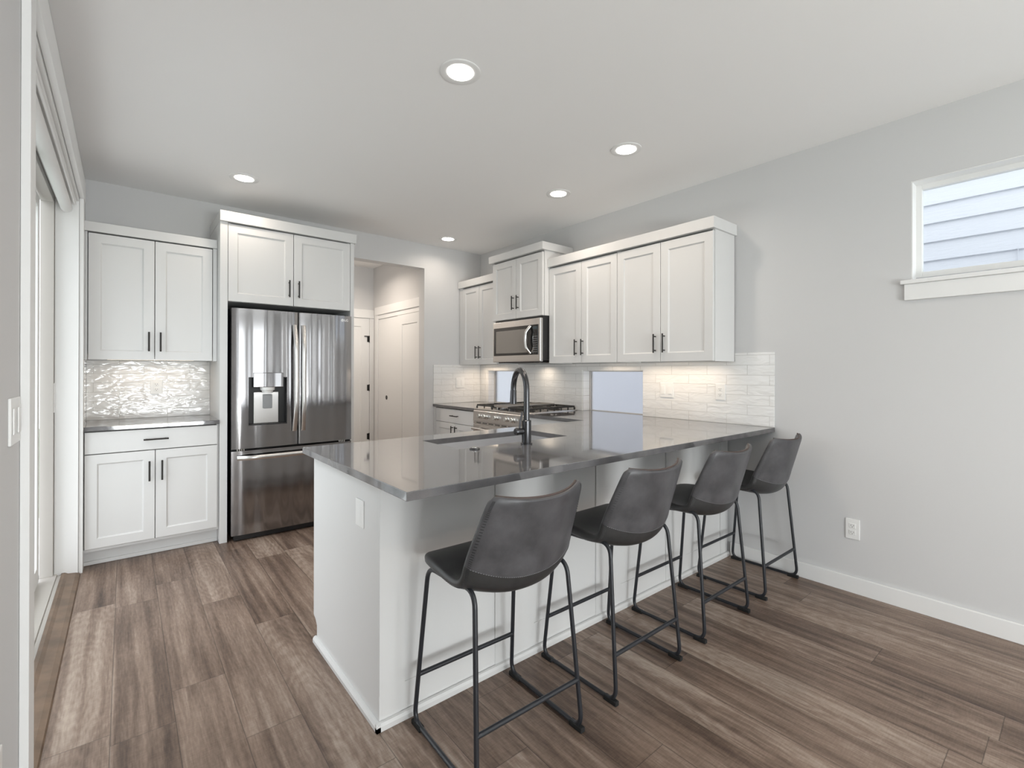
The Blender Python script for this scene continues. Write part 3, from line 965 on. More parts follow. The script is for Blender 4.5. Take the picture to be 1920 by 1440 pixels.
# two double-door units to the right
f = FX(UCX)
units = ((3.1380, 2.7442, 2.3670, 'white two-door upper cabinet right of the microwave, nearer the faucet', (2.797, 2.723)),
         (2.3660, 1.9756, 1.5772, 'white two-door upper cabinet at the open end of the row, nearest the window', (2.016, 1.941)))
for (ya, ym, yb, lab, hs) in units:
    c = thing('upper_cabinet', lab, 'cabinet', (3.1, (ya+yb)/2, ub), 'white shaker upper cabinets')
    carcass(f, -ya+0.0006, -yb, ub, ut, XR-0.0095-UCX, c, lip=0.02)
    door(f, -ya, ub, -ym, ut-0.010, c, -hs[0], 1.478)
    door(f, -ym, ub, -yb, ut-0.010, c, -hs[1], 1.478)
cm = MB(f)
cm.box((-3.138, ut+0.0005, -0.275), (-1.5625, 2.288, 0.040), 0.0015)
tag(cm.build('crown_molding', M['cab']), 'flat white crown board running along the top of the right-hand upper cabinets', 'molding')

# ------------------------------------------------------------------ microwave
mw = thing('microwave', 'stainless over-the-range microwave with curved handle under the raised cabinet', 'microwave', (3.05, 3.49, 1.36))
my0, my1, mz0, mz1, mxf = 3.1455, 3.858, 1.364, 1.757, 2.852
MB().box((mxf+0.035, my0+0.0, mz0+0.012), (XR-0.0095, my1, mz1+0.018), 0.003).build('body', M['black'], mw)
f = FX(mxf)
MB(f).box((-my1, mz0, -0.034), (-my0, mz1, 0.0), 0.006).build('front_frame', M['steel'], mw)
yc0 = my0+0.075          # right part is black control strip
dg_ = MB(f).box((-my1+0.022, mz0+0.062, 0.0003), (-(my0+0.028), mz1-0.058, 0.004), 0.002).build('door_glass', M['blackglass'], mw)
MB(f).box((-my1+0.060, mz0+0.085, 0.0042), (-(my0+0.175), mz1-0.090, 0.0050)).build('mesh_window', pmat('oven_mesh_screen', (0.24, 0.22, 0.20), 0.15, spec=0.8), dg_)
kp = MB(f)
for r in range(8):
    for q in range(3):
        u = -(my0+0.094)+q*0.022; v = mz0+0.085+r*0.020
        kp.box((u, v, 0.0042), (u+0.010, v+0.006, 0.0048))
kp.build('keypad', M['inset'], mw)
MB(f).box((-(my0+0.095), mz1-0.100, 0.0042), (-(my0+0.040), mz1-0.075, 0.0048)).build('display', pmat('dim_display', (0.05, 0.07, 0.08), 0.1), mw)
pts = []
for i in range(15):
    t = i/14; s = math.sin(PI*t)
    pts.append((-(my0+0.125)-0.030*s, mz0+0.075+(mz1-mz0-0.145)*t, 0.008+0.036*min(1, 1.7*s)))
hb = MB(f).tube(pts, 0.014, 14)
hb.build('handle', M['steel'], mw, 50)
vb = MB(f)
vb.box((-my1+0.05, mz0-0.010, -0.30), (-my0-0.05, mz0+0.011, -0.036), 0.002)
vb.build('underside_vent', M['black'], mw)
ct = MB(f).lathe((-3.50, mz1-0.030, 0.0), [(0.006, 0.0), (0.006, 0.0012)], 16, 'z')
ct.build('emblem', M['logo'], mw)

# ------------------------------------------------------------------ range
rg = thing('gas_range', 'stainless slide-in gas range with five knobs and iron grates', 'stove', (2.9, 3.425, 0))
ry0, ry1, rxf = 3.050, 3.800, 2.575
MB().box((rxf+0.045, ry0, 0.10), (XR-0.012, ry1, 0.902), 0.003).build('body', M['steel'], rg)
MB().box((rxf+0.09, ry0+0.01, 0.0005), (XR-0.02, ry1-0.01, 0.0995)).build('plinth', M['black'], rg)
MB().box((rxf+0.010, ry0, 0.9025), (XR-0.012, ry1, 0.922), 0.004).build('cooktop', M['steel'], rg)
f = FX(rxf)
MB().prism([(rxf+0.044, 0.800), (rxf, 0.802), (rxf+0.006, 0.896), (rxf+0.012, 0.902), (rxf+0.044, 0.902)], ry0, ry1, 'xz').build('control_panel', M['steel'], rg)
vs = MB(f)
for k in range(7):
    u = -ry1+0.055+k*0.097
    vs.box((u, 0.786, -0.010), (u+0.072, 0.7925, -0.0015))
vs.build('vent_slots', M['black'], rg)
MB(f).box((-ry1, 0.776, -0.043), (-ry0, 0.7995, -0.003), 0.001).build('vent_trim', M['steel'], rg)
ov = MB(f).box((-ry1+0.004, 0.225, -0.043), (-ry0-0.004, 0.774, 0.002), 0.005).build('oven_door', M['steel'], rg)
MB(f).box((-ry1+0.04, 0.30, 0.0022), (-ry0-0.04, 0.700, 0.006), 0.003).build('oven_window', M['blackglass'], ov)
hd = MB(f)
hd.cyl((-ry1+0.05, 0.735, 0.045), (-ry0-0.05, 0.735, 0.045), 0.012, 16)
for u in (-ry1+0.09, -ry0-0.09): hd.cyl((u, 0.735, 0.0015), (u, 0.735, 0.045), 0.008, 12)
hd.build('handle', M['steel'], ov, 40)
MB(f).box((-ry1+0.004, 0.105, -0.043), (-ry0-0.004, 0.218, 0.0), 0.005).build('storage_drawer', M['steel'], rg)
for yk in (3.675, 3.590, 3.428, 3.268, 3.184):
    k = MB(f)
    k.lathe((-yk, 0.856, -0.004), [(0.028, 0.0), (0.028, 0.007), (0.020, 0.009), (0.0185, 0.034), (0.016, 0.037)], 24, 'z')
    ko = k.build('knob', M['chrome'], rg, 40)
    MB(f).box((-yk-0.004, 0.838, 0.0332), (-yk+0.004, 0.874, 0.040), 0.001).build('knob_grip', M['chrome'], ko)
# cooktop: burners, grates, griddle
for (bx, by) in ((2.76, 3.665), (3.06, 3.665), (2.76, 3.185), (3.06, 3.185)):
    bo = MB().lathe((bx, by, 0.9225), [(0.055, 0), (0.055, 0.006), (0.042, 0.010), (0.042, 0.017), (0.036, 0.020)], 24).build('burner', M['blackiron'], rg, 40)
    MB().lathe((bx, by, 0.9427), [(0.032, 0), (0.034, 0.005), (0.028, 0.008)], 24).build('burner_cap', M['blackiron'], bo, 40)


def grate(y0, y1):
    g = MB(); x0, x1 = 2.612, 3.205; zt = 0.958
    for y in (y0, y1): g.box((x0, y-0.006, zt-0.014), (x1, y+0.006, zt), 0.002)
    for x in (x0, (x0+x1)/2, x1): g.box((x-0.006, y0+0.0061, zt-0.014), (x+0.006, y1-0.0061, zt), 0.002)
    ym = (y0+y1)/2
    for xa, xb in ((x0, (x0+x1)/2), ((x0+x1)/2, x1)):
        xm = (xa+xb)/2
        g.box((xa+0.0061, ym-0.005, zt-0.012), (xm-0.045, ym+0.005, zt), 0.002).box((xm+0.045, ym-0.005, zt-0.012), (xb-0.0061, ym+0.005, zt), 0.002)
        g.box((xm-0.005, y0+0.0061, zt-0.012), (xm+0.005, ym-0.045, zt), 0.002).box((xm-0.005, ym+0.045, zt-0.012), (xm+0.005, y1-0.0061, zt), 0.002)
        for s in (-1, 1):
            for q in (-1, 1):
                g.tube([(xm+s*0.05, ym+q*0.05, zt-0.006), (xm+s*0.115, ym+q*0.10, zt-0.006)], 0.005, 8)
    for k in range(8):
        x = x0+(x1-x0)*k/7
        for y in (y0, y1): g.cyl((x, y, 0.9222), (x, y, zt-0.0142), 0.006 if 0 < k < 7 else 0.008, 10)
    for k in range(1, 7):
        x = x0+(x1-x0)*k/7
        g.box((x-0.004, y0+0.0062, zt-0.012), (x+0.004, y0+0.05, zt), 0.001).box((x-0.004, y1-0.05, zt-0.012), (x+0.004, y1-0.0062, zt), 0.001)
    return g.build('grate', M['blackiron'], rg)


grate(3.545, 3.785)
grate(3.065, 3.305)
g = MB().box((2.625, 3.318, 0.944), (3.195, 3.532, 0.955), 0.004)
for a, b_ in (((2.625, 3.318), (3.195, 3.328)), ((2.625, 3.522), (3.195, 3.532)), ((2.625, 3.328), (2.635, 3.522)), ((3.185, 3.328), (3.195, 3.522))):
    g.box((a[0], a[1], 0.9552), (b_[0], b_[1], 0.966), 0.002)
for x in (2.65, 3.17):
    for y in (3.34, 3.51): g.cyl((x, y, 0.9222), (x, y, 0.944), 0.008, 10)
g.build('griddle', pmat('griddle_plate', (0.42, 0.40, 0.38), 0.3, metal=0.8), rg)

# ------------------------------------------------------------------ base cabinets on the right wall
f = FX(2.640)
c = thing('base_cabinet', 'white base cabinet with drawer and doors in the far corner left of the range', 'cabinet', (2.9, 4.22, 0))
carcass(f, -YB+0.001, -3.8035, 0.105, 0.8845, XR-0.001-2.640, c)
MB().box((2.71, 3.8035, 0.0005), (XR-0.001, YB-0.001, 0.1045)).build('toe_kick', M['cab'], c)
MB().box((2.620, 4.588, 0.105), (2.6425, YB-0.001, 0.8845), 0.001).build('filler_strip', M['cab'], c)
d = MB(f).box((-4.587+GAP, 0.737, 0.0), (-3.806-GAP, 0.877, 0.020), 0.0015).build('drawer', M['cab'], c)
pull(f, -4.19, 0.812, 0.137, False, d, 0.020)
door(f, -4.587, 0.125, -4.197, 0.7345, c, -4.232, 0.640)
door(f, -4.197, 0.125, -3.806, 0.7345, c, -4.162, 0.640)
tag(MB().box((2.610, 3.8035, 0.8855), (XR-0.001, YB-0.001, CT), 0.002).build('countertop', M['counter']),
    'dark grey stone countertop in the far corner left of the gas range', 'countertop')

# ---- peninsula
PX0, PY0, PY1 = 0.651, 1.314, 2.400
pn = thing('kitchen_peninsula', 'white panelled breakfast-bar peninsula base under the big dark countertop', 'kitchen island', (1.9, 2.0, 0))
B2 = BF+0.0124
mb = MB()
mb.box((0.7185, B2, 0.105), (XR-0.0155, 2.355, 0.6645)).box((0.7185, B2, 0.6650), (1.14, 2.355, 0.8845)).box((1.97, B2, 0.6650), (XR-0.0155, 2.355, 0.8845))
mb.box((1.14, B2, 0.665), (1.97, 1.78, 0.8845)).box((1.14, 2.30, 0.665), (1.97, 2.355, 0.8845))
mb.box((0.7185, B2, 0.0005), (XR-0.0155, 2.28, 0.1045))
mb.box((2.6405, 2.3555, 0.105), (XR-0.0155, 3.046, 0.8845)).box((2.71, 2.3555, 0.0005), (XR-0.0155, 3.046, 0.1045))
mb.build('body', M['cab'], pn)
MB().box((0.7185, BF, 0.0005), (XR-0.0155, B2-0.0004, 0.8845)).build('back_panel', M['cab'], pn)
# toe notch at the kitchen-side foot of the end panel
ep = MB().prism([(BF+0.02, 0.0005), (2.335, 0.0005), (2.335, 0.078), (2.358, 0.100), (2.385, 0.112), (2.385, 0.8845), (BF+0.02, 0.8845)], 0.700, 0.718, 'yz').build('end_panel', M['cab'], pn)
sm = MB()
sm.prism([(0.6995, 0.0005), (0.684, 0.0005), (0.684, 0.016), (0.690, 0.026), (0.6995, 0.028)], BF-0.022, 2.345, 'xz')
sm.prism([(BF-0.0075, 0.0005), (BF-0.022, 0.0005), (BF-0.022, 0.018), (BF-0.017, 0.028), (BF-0.0075, 0.030)], 0.684, XR-0.0155, 'yz')
sm.build('shoe_molding', M['cab'], pn)
MB().box((0.700, BF-0.0035, 0.0005), (XR-0.0155, BF-0.0004, 0.130), 0.0008).build('base_rail', M['cab'], pn)
# upright boards on the bar side
st = [(0.700, 0.798), (1.214, 1.431), (1.856, 2.050), (2.482, 2.698), (3.133, 3.2295)]
for (a, b_) in st:
    so = MB().box((a, BF-0.0072, 0.118), (b_, BF-0.0037, 0.8845)).box((a, BF-0.0036, 0.1305), (b_, BF-0.0004, 0.8845)).build('upright_board', M['cab'], pn)
    MB().box((a, BF-0.0060, 0.0005), (b_-0.020, BF-0.0037, 0.1175)).build('foot_block', M['cab'], so)
MB().box((0.700, BF-0.0003, 0.0005), (0.7178, BF+0.0198, 0.8845)).build('corner_strip', M['cab'], pn)

# worktop: L shape with sink cut-out and window sills
SK = (1.197, 1.915, 1.884, 2.235)        # sink hole x0 x1 y0 y1


def worktop():
    b = MB(); z0, z1 = 0.8855, CT
    xs = [PX0, SK[0], SK[1], 2.615, XR-0.001]
    ys = [PY0, SK[2], SK[3], PY1, 3.0465]
    bm = b.bm; vt = {}
    def v(x, y, z):
        k = (x, y, z)
        if k not in vt: vt[k] = bm.verts.new(k)
        return vt[k]
    def solid(i, j):
        if not (0 <= i < 4 and 0 <= j < 4): return False
        if j == 3: return i == 3
        if i == 1 and j == 1: return False
        return True
    for i in range(4):
        for j in range(4):
            if not solid(i, j): continue
            x0, x1, y0, y1 = xs[i], xs[i+1], ys[j], ys[j+1]
            bm.faces.new((v(x0, y0, z1), v(x1, y0, z1), v(x1, y1, z1), v(x0, y1, z1)))
            bm.faces.new((v(x0, y1, z0), v(x1, y1, z0), v(x1, y0, z0), v(x0, y0, z0)))
            for di, dj, (pa, pb) in ((-1, 0, ((x0, y1), (x0, y0))), (1, 0, ((x1, y0), (x1, y1))), (0, -1, ((x0, y0), (x1, y0))), (0, 1, ((x1, y1), (x0, y1)))):
                if not solid(i+di, j+dj):
                    bm.faces.new((v(*pa, z0), v(*pb, z0), v(*pb, z1), v(*pa, z1)))
    bmesh.ops.recalc_face_normals(bm, faces=bm.faces)
    sh = [e for e in bm.edges if len(e.link_faces) == 2 and e.calc_face_angle(0) > 0.5]
    bmesh.ops.bevel(bm, geom=sh, offset=0.0018, segments=2, profile=0.5, affect='EDGES')
    return b.build('countertop', M['counter'])


tag(worktop(), 'large L-shaped dark grey polished countertop with the sink, over the stools', 'countertop')

# sink
sk = thing('sink', 'rectangular stainless undermount sink set into the dark countertop', 'sink', (1.55, 2.06, 0.68))
b = MB()
x0, x1, y0, y1 = SK[0]-0.006, SK[1]+0.006, SK[2]-0.006, SK[3]+0.006
zt, zb = 0.8840, 0.685
r0 = [b.bm.verts.new(p) for p in ((x0-0.02, y0-0.02, zt), (x1+0.02, y0-0.02, zt), (x1+0.02, y1+0.02, zt), (x0-0.02, y1+0.02, zt))]
r1 = [b.bm.verts.new(p) for p in ((x0, y0, zt), (x1, y0, zt), (x1, y1, zt), (x0, y1, zt))]
r2 = [b.bm.verts.new(p) for p in ((x0+0.004, y0+0.004, zb+0.012), (x1-0.004, y0+0.004, zb+0.012), (x1-0.004, y1-0.004, zb+0.012), (x0+0.004, y1-0.004, zb+0.012))]
r3 = [b.bm.verts.new(p) for p in ((x0+0.016, y0+0.016, zb), (x1-0.016, y0+0.016, zb), (x1-0.016, y1-0.016, zb), (x0+0.016, y1-0.016, zb))]
for A, B in ((r0, r1), (r1, r2), (r2, r3)):
    for k in range(4): b.bm.faces.new((A[k], A[(k+1) % 4], B[(k+1) % 4], B[k]))
b.bm.faces.new(r3)
bo = b.build('basin', M['sinksteel'], sk)
so = bo.modifiers.new('thickness', 'SOLIDIFY'); so.thickness = 0.0015; so.offset = 1
MB().lathe((1.556, 2.06, zb+0.0006), [(0.045, 0.0), (0.045, 0.003), (0.035, 0.003), (0.03, 0.0015)], 28).build('drain', M['chrome'], sk, 40)

# faucet
FA = Vector((1.540, 1.800, CT))
fc = thing('faucet', 'dark gunmetal gooseneck pull-down faucet beside the sink', 'faucet', FA)
MB().lathe(FA, [(0.029, 0.0002), (0.029, 0.007), (0.0245, 0.009)], 32).build('base_flange', M['gunmetal'], fc, 40)
MB().lathe(FA, [(0.0235, 0.0092), (0.0235, 0.1175), (0.021, 0.120)], 32).build('body', M['gunmetal'], fc, 40)
dirn = Vector((0.34, 0.94, 0)).normalized()
sp = []
rise, R = 0.262, 0.100
for i in range(6): sp.append(FA+Vector((0, 0, 0.118+(rise-0.118)*i/5)))
for i in range(1, 25):
    a = PI*1.0*i/24
    sp.append(FA+dirn*(R-R*math.cos(a))+Vector((0, 0, rise+R*1.06*math.sin(a))))
sp = [tuple(p) for p in sp]
end = Vector(sp[-1])
MB().tube(sp, 0.0150, 18).build('spout', M['gunmetal'], fc, 40)
MB().tube([tuple(end+Vector((0, 0, -0.0002))), tuple(end+Vector((0, 0, -0.004))), tuple(end+Vector((0, 0.002, -0.074))), tuple(end+Vector((0, 0.002, -0.0743)))], [0.0154, 0.0166, 0.0185, 0.013], 20).build('spray_head', M['gunmetal'], fc, 40)
hx = Vector((-1, 0.15, 0.0)).normalized()
p0 = FA+Vector((0, 0, 0.066))
hbt = MB().tube([tuple(p0+hx*0.022), tuple(p0+hx*0.052), tuple(p0+hx*0.0522), tuple(p0+hx*0.060), tuple(p0+hx*0.066)], [0.0155, 0.0155, 0.0185, 0.0185, 0.0150], 20)
hl = hbt.build('handle', M['gunmetal'], fc, 40)
MB().tube([tuple(p0+hx*0.040+Vector((0, 0, 0.0150))), tuple(p0+hx*0.036+Vector((0.004, 0.004, 0.055))), tuple(p0+hx*0.024+Vector((0.004, 0.006, 0.092)))], [0.0060, 0.0055, 0.0050], 12).build('lever', M['gunmetal'], hl, 40)
# disposal air-switch button
bt = thing('air_switch', 'small round chrome push button on the countertop left of the faucet', 'button', (1.253, 1.835, CT))
MB().lathe((1.253, 1.835, CT), [(0.024, 0.0002), (0.024, 0.004), (0.019, 0.007)], 28).build('ring', M['gunmetal'], bt, 40)
MB().lathe((1.253, 1.835, CT), [(0.0145, 0.0072), (0.0145, 0.0095), (0.011, 0.0105)], 24).build('cap', M['chrome'], bt, 40)

# backsplash on the right wall and its return on the back wall
b = MB()
x0, x1 = XR-0.0085, XR-0.0006
wall_with_holes(b, 'x', x0, x1, PY0+0.001, YB-0.009, CT+0.0005, 1.3450, [W1, W2])
b.box((x0, PY0+0.001, 1.3450), (x1, 1.5745, 1.4045))
tag(b.build('backsplash', M['tile_y']), 'long glossy white subway-tile backsplash on the right wall behind range and peninsula', 'backsplash')
tag(MB().box((2.615, YB-0.0085, CT+0.0005), (XR-0.009, YB-0.0006, 1.3445)).build('backsplash', M['tile_x']),
    'short glossy white tile backsplash on the far wall left of the range corner', 'backsplash')
for i, (ya, yb, za, zb) in enumerate((W1, W2)):
    rv = MB()
    rv.box((XR+0.0005, yb-0.008, CT+0.0005), (XR+0.083, yb-0.0005, zb)).box((XR+0.0005, ya+0.0005, CT+0.0005), (XR+0.083, ya+0.008, zb))
    rv.box((XR+0.0005, ya+0.008, zb-0.008), (XR+0.083, yb-0.008, zb-0.0005))
    struct('trim_%d' % (7+i), rv, M['tile_y'])
    s = MB().box((XR+0.0002, ya+0.0005, za+0.0005), (XR+0.0845, yb-0.0005, CT))
    struct('trim_%d' % (3+i), s, M['counter'])

# ------------------------------------------------------------------ outlets and switches
def plate(f, u0, v0, u1, v1, label, kind, n=1, group='white wall plates', off=0.0):
    uc, vc = (u0+u1)/2, (v0+v1)/2
    p = f(uc, vc, off)
    isout = kind in ('outlet', 'flat')
    t = thing('wall_outlet' if isout else 'light_switch', label, 'outlet' if isout else 'switch', p, group)
    MB(f).box((u0, v0, off), (u1, v1, off+0.006), 0.002).build('cover_plate', M['plate'], t)
    w_ = (u1-u0)/n
    for i in range(n):
        c_ = u0+w_*(i+0.5)
        if kind == 'outlet':
            for s in (-1, 1):
                r = MB(f).box((c_-0.016, vc+s*0.0195-0.0135, off+0.0062), (c_+0.016, vc+s*0.0195+0.0135, off+0.0082), 0.001).build('receptacle', M['plate'], t)
                sl = MB(f)
                sl.box((c_-0.0075, vc+s*0.0195-0.002, off+0.0083), (c_-0.0055, vc+s*0.0195+0.006, off+0.0087))
                sl.box((c_+0.0055, vc+s*0.0195-0.002, off+0.0083), (c_+0.0075, vc+s*0.0195+0.006, off+0.0087))
                sl.box((c_-0.002, vc+s*0.0195-0.009, off+0.0083), (c_+0.002, vc+s*0.0195-0.005, off+0.0087))
                sl.build('slots', M['slot'], r)
        elif kind == 'flat':
            MB(f).box((c_-0.0165, vc-0.033, off+0.0061), (c_+0.0165, vc+0.033, off+0.0068)).build('insert', M['plate'], t)
        elif kind == 'rocker':
            MB(f).box((c_-0.0165, vc-0.033, off+0.0062), (c_+0.0165, vc+0.033, off+0.0095), 0.0015).build('rocker', M['plate'], t)
        else:
            MB(f).box((c_-0.005, vc-0.011, off+0.0062), (c_+0.005, vc+0.012, off+0.017), 0.002).build('toggle', M['plate'], t)
    return t


plate(FX(XR), -0.920, 0.309, -0.850, 0.425, 'white outlet low on the bare grey wall right of the stools', 'outlet')
plate(FX(XR-0.0085), -1.7115, 1.076, -1.6415, 1.190, 'white outlet on the tile near the open end of the backsplash', 'outlet')
plate(FX(XR-0.0085), -2.166, 1.076, -2.050, 1.190, 'white double switch on the tile just right of the kitchen window', 'rocker', 2)
plate(FY(YB-0.008), 0.152, 1.094, 0.228, 1.206, 'white outlet on the tile in the niche left of the fridge', 'outlet')
plate(FY(YB-0.0085), 2.900, 1.084, 3.012, 1.200, 'white double switch on the far-wall tile left of the range', 'rocker', 2)
plate(FX(0.700), -1.837, 0.680, -1.764, 0.784, 'white rectangular outlet cover on the end panel of the peninsula', 'flat')
FL = frame((XL, 0, 0), (1, 0, 0))        # u = world y
plate(FL, 1.700, 1.090, 1.835, 1.208, 'white switch plate on the left wall beside the sliding door', 'rocker', 2)
plate(FL, 1.500, 0.300, 1.605, 0.418, 'white outlet low on the left wall at the photo edge', 'outlet')

# ------------------------------------------------------------------ recessed ceiling lights
LP = [(1.187, 1.861, 'recessed ceiling light nearest the viewer, over the left end of the peninsula'),
      (2.392, 1.849, 'recessed ceiling light over the right half of the peninsula'),
      (2.587, 2.648, 'recessed ceiling light in front of the right-hand upper cabinets'),
      (0.656, 3.883, 'recessed ceiling light in front of the fridge cabinet'),
      (2.595, 4.301, 'recessed ceiling light in the far corner near the hall opening')]
WARM = (1.0, 0.87, 0.74)
def can_light(x, y, lab, power, group='round recessed ceiling lights'):
    t = thing('ceiling_light', lab, 'ceiling light', (x, y, H), group)
    MB().lathe((x, y, H), [(0.060, -0.0002), (0.060, -0.002), (0.088, -0.006), (0.094, -0.003), (0.094, -0.0002)], 40).build('trim_ring', M['white'], t, 40)
    MB().lathe((x, y, H), [(0.0595, -0.0030), (0.0595, -0.0045), (0.050, -0.0060)], 36).build('lens', M['lens'], t, 40)
    a = area('downlight', (x, y, H-0.012), (0, 0, 0), 0.11, 0.11, power, WARM, math.radians(150), 'DISK')
    return t
for x, y, lab in LP: can_light(x, y, lab, 2.1 if y > 3.8 else 4.0)
can_light(1.92, 5.40, 'unseen recessed ceiling light added in the hall beyond the opening', 11, None)  # unseen lamp put in to brighten the hall
for x, y in ((0.9, -0.9), (2.4, -0.9)):  # two unseen lamps, invented for the light they add
    can_light(x, y, 'unseen recessed ceiling light added over the great room behind the viewer', 4, 'added great room ceiling lights')

# under-cabinet light bars
def led(a, b_, lab, power, along):
    t = thing('light_bar', lab, 'light', ((a[0]+b_[0])/2, (a[1]+b_[1])/2, a[2]), 'under-cabinet light bars')
    MB().box(a, b_, 0.002).build('housing', M['vinyl'], t)
    q = 0.006
    MB().box((a[0]+q, a[1]+q, a[2]-0.0025), (b_[0]-q, b_[1]-q, a[2]-0.0003)).build('diffuser', M['bar_led'], t)
    sx, sy = abs(b_[0]-a[0]), abs(b_[1]-a[1])
    area('under_cabinet_lamp', ((a[0]+b_[0])/2, (a[1]+b_[1])/2, a[2]-0.006), (0, 0, 0), sx, sy, power, (1.0, 0.80, 0.60), math.radians(160))
led((-0.10, 4.46, 1.3555), (0.42, 4.485, 1.3668), 'slim lit bar under the upper cabinet left of the fridge', 0.38, 'x')
led((3.09, 4.10, 1.3555), (3.115, 4.50, 1.3650), 'slim lit bar under the far-corner upper cabinet', 1.3, 'y')
led((3.09, 2.42, 1.3555), (3.115, 2.70, 1.3650), 'slim lit bar under the upper cabinet over the kitchen window', 0.7, 'y')
led((3.09, 1.65, 1.3555), (3.115, 2.30, 1.3650), 'slim lit bar under the upper cabinet at the open end', 1.1, 'y')
area('cooktop_lamp', (3.12, 3.45, 1.350), (0, 0, 0), 0.05, 0.12, 0.45, (1.0, 0.84, 0.66), math.radians(150))

# ------------------------------------------------------------------ hall doors
f = FY(6.2)
ca = MB(f)
ca.box((2.524, 0.0, 0.0005), (2.579, 1.9790, 0.018), 0.001).box((1.62, 1.9795, 0.0005), (2.579, 2.090, 0.024), 0.001).box((1.62, 0.0, 0.0005), (1.70, 1.9790, 0.018), 0.001)
struct('trim_5', ca, M['white'])
d2 = MB(f).shaker(1.703, 0.008, 2.521, 1.976, 0.010, 0.11)
dd = struct('door_2', d2, M['white'])
for z in (1.70, 1.05, 0.40):
    hg = MB(f).cyl((2.518, z-0.045, 0.0165), (2.518, z+0.045, 0.0165), 0.006, 10).box((2.49, z-0.04, 0.0102), (2.514, z+0.04, 0.0112))
    if z > 1.5: hg.box((2.45, z+0.03, 0.0165), (2.518, z+0.042, 0.026))
    hg.build('hinge', M['bronze'], dd)
f = FX(2.58)
ca = MB(f)
ca.box((-6.10, 0.0, 0.0005), (-6.015, 2.0095, 0.018), 0.001).box((-6.10, 2.010, 0.0005), (-4.78, 2.112, 0.024), 0.001).box((-6.0145, 1.955, 0.0005), (-4.78, 2.0095, 0.012), 0.001)
struct('trim_6', ca, M['white'])
def bypass(name, ya, yb, off):
    d = MB(frame((2.58-off, 0, 0), (-1, 0, 0))).shaker(-ya, 0.012, -yb, 1.95, 0.008, 0.115)
    return struct(name, d, M['white'])
d3 = struct('door_3', MB(FX(2.5794)).box((-6.010, 0.012, 0.0), (-5.36, 1.945, 0.008), 0.001), M['white'])
MB(FX(2.58-0.0087)).lathe((-5.754, 0.936, 0.0), [(0.028, 0.0), (0.028, 0.002), (0.022, 0.0025)], 24, 'z').build('flush_pull', M['bronze'], d3, 40)
d4 = bypass('door_4', 5.42, 4.80, 0.0100)
struct('baseboard_hall', MB(FX(2.58)).box((-6.2, 0, 0.0005), (-6.101, 0.093, 0.014)), M['white'])

# ------------------------------------------------------------------ bar stools
def bezier_round(pts, r=0.05, n=7):
    """polyline with rounded corners"""
    out = [Vector(pts[0])]
    for i in range(1, len(pts)-1):
        a, b, c = Vector(pts[i-1]), Vector(pts[i]), Vector(pts[i+1])
        d0, d1 = (a-b), (c-b)
        rr = min(r, d0.length*0.48, d1.length*0.48)
        p, q = b+d0.normalized()*rr, b+d1.normalized()*rr
        for k in range(n+1):
            t = k/n
            out.append(p*(1-t)**2+b*2*t*(1-t)+q*t*t)
    out.append(Vector(pts[-1]))
    return [tuple(v) for v in out]


def catmull(P, n):
    out = []
    m_ = len(P)-1
    for i in range(n+1):
        t = i/n*m_
        k = min(int(t), m_-1); u = t-k
        p0, p1, p2, p3 = P[max(k-1, 0)], P[k], P[k+1], P[min(k+2, m_)]
        out.append([0.5*((2*b)+(-a+c)*u+(2*a-5*b+4*c-d)*u*u+(-a+3*b-3*c+d)*u**3) for a, b, c, d in zip(p0, p1, p2, p3)])
    return out


# profile rows: y, z, half width, side lift (along the inward normal)
PROF = [(0.192, 0.580, 0.140, 0.0), (0.187, 0.592, 0.176, 0.0), (0.168, 0.600, 0.201, 0.002), (0.11, 0.602, 0.217, 0.008), (0.03, 0.590, 0.223, 0.018),
        (-0.05, 0.572, 0.225, 0.034), (-0.115, 0.563, 0.226, 0.058), (-0.168, 0.580, 0.225, 0.082), (-0.200, 0.630, 0.222, 0.086),
        (-0.219, 0.695, 0.217, 0.078), (-0.240, 0.770, 0.209, 0.068), (-0.257, 0.832, 0.200, 0.060), (-0.267, 0.866, 0.193, 0.056),
        (-0.271, 0.880, 0.184, 0.054), (-0.2725, 0.887, 0.170, 0.052)]
ROWS = catmull(PROF, 98)
NT = 24
TH = 0.028


def row_normal(i):
    """inward direction (up on the seat, forward on the back), eased through the bend"""
    a, b = ROWS[max(i-1, 0)], ROWS[min(i+1, len(ROWS)-1)]
    ty, tz = b[0]-a[0], b[1]-a[1]
    l_ = math.hypot(ty, tz) or 1
    return tz/l_, -ty/l_


RAWN = [row_normal(min(max(i, 12), len(ROWS)-8)) for i in range(len(ROWS))]
NRM = []
for i in range(len(ROWS)):
    w_ = [RAWN[min(max(k, 0), len(ROWS)-1)] for k in range(i-16, i+17)]
    q = Vector((0, sum(v[0] for v in w_), sum(v[1] for v in w_))).normalized()
    NRM.append(q)


def shell_point(i, t):
    """i row index, t in -1..1 -> mid-surface point and inward normal"""
    y, z, hw, k = ROWS[i]
    n_ = NRM[i]
    lift = k*abs(t)**2.2
    return Vector((hw*t, y+n_.y*lift, z+n_.z*lift)), n_


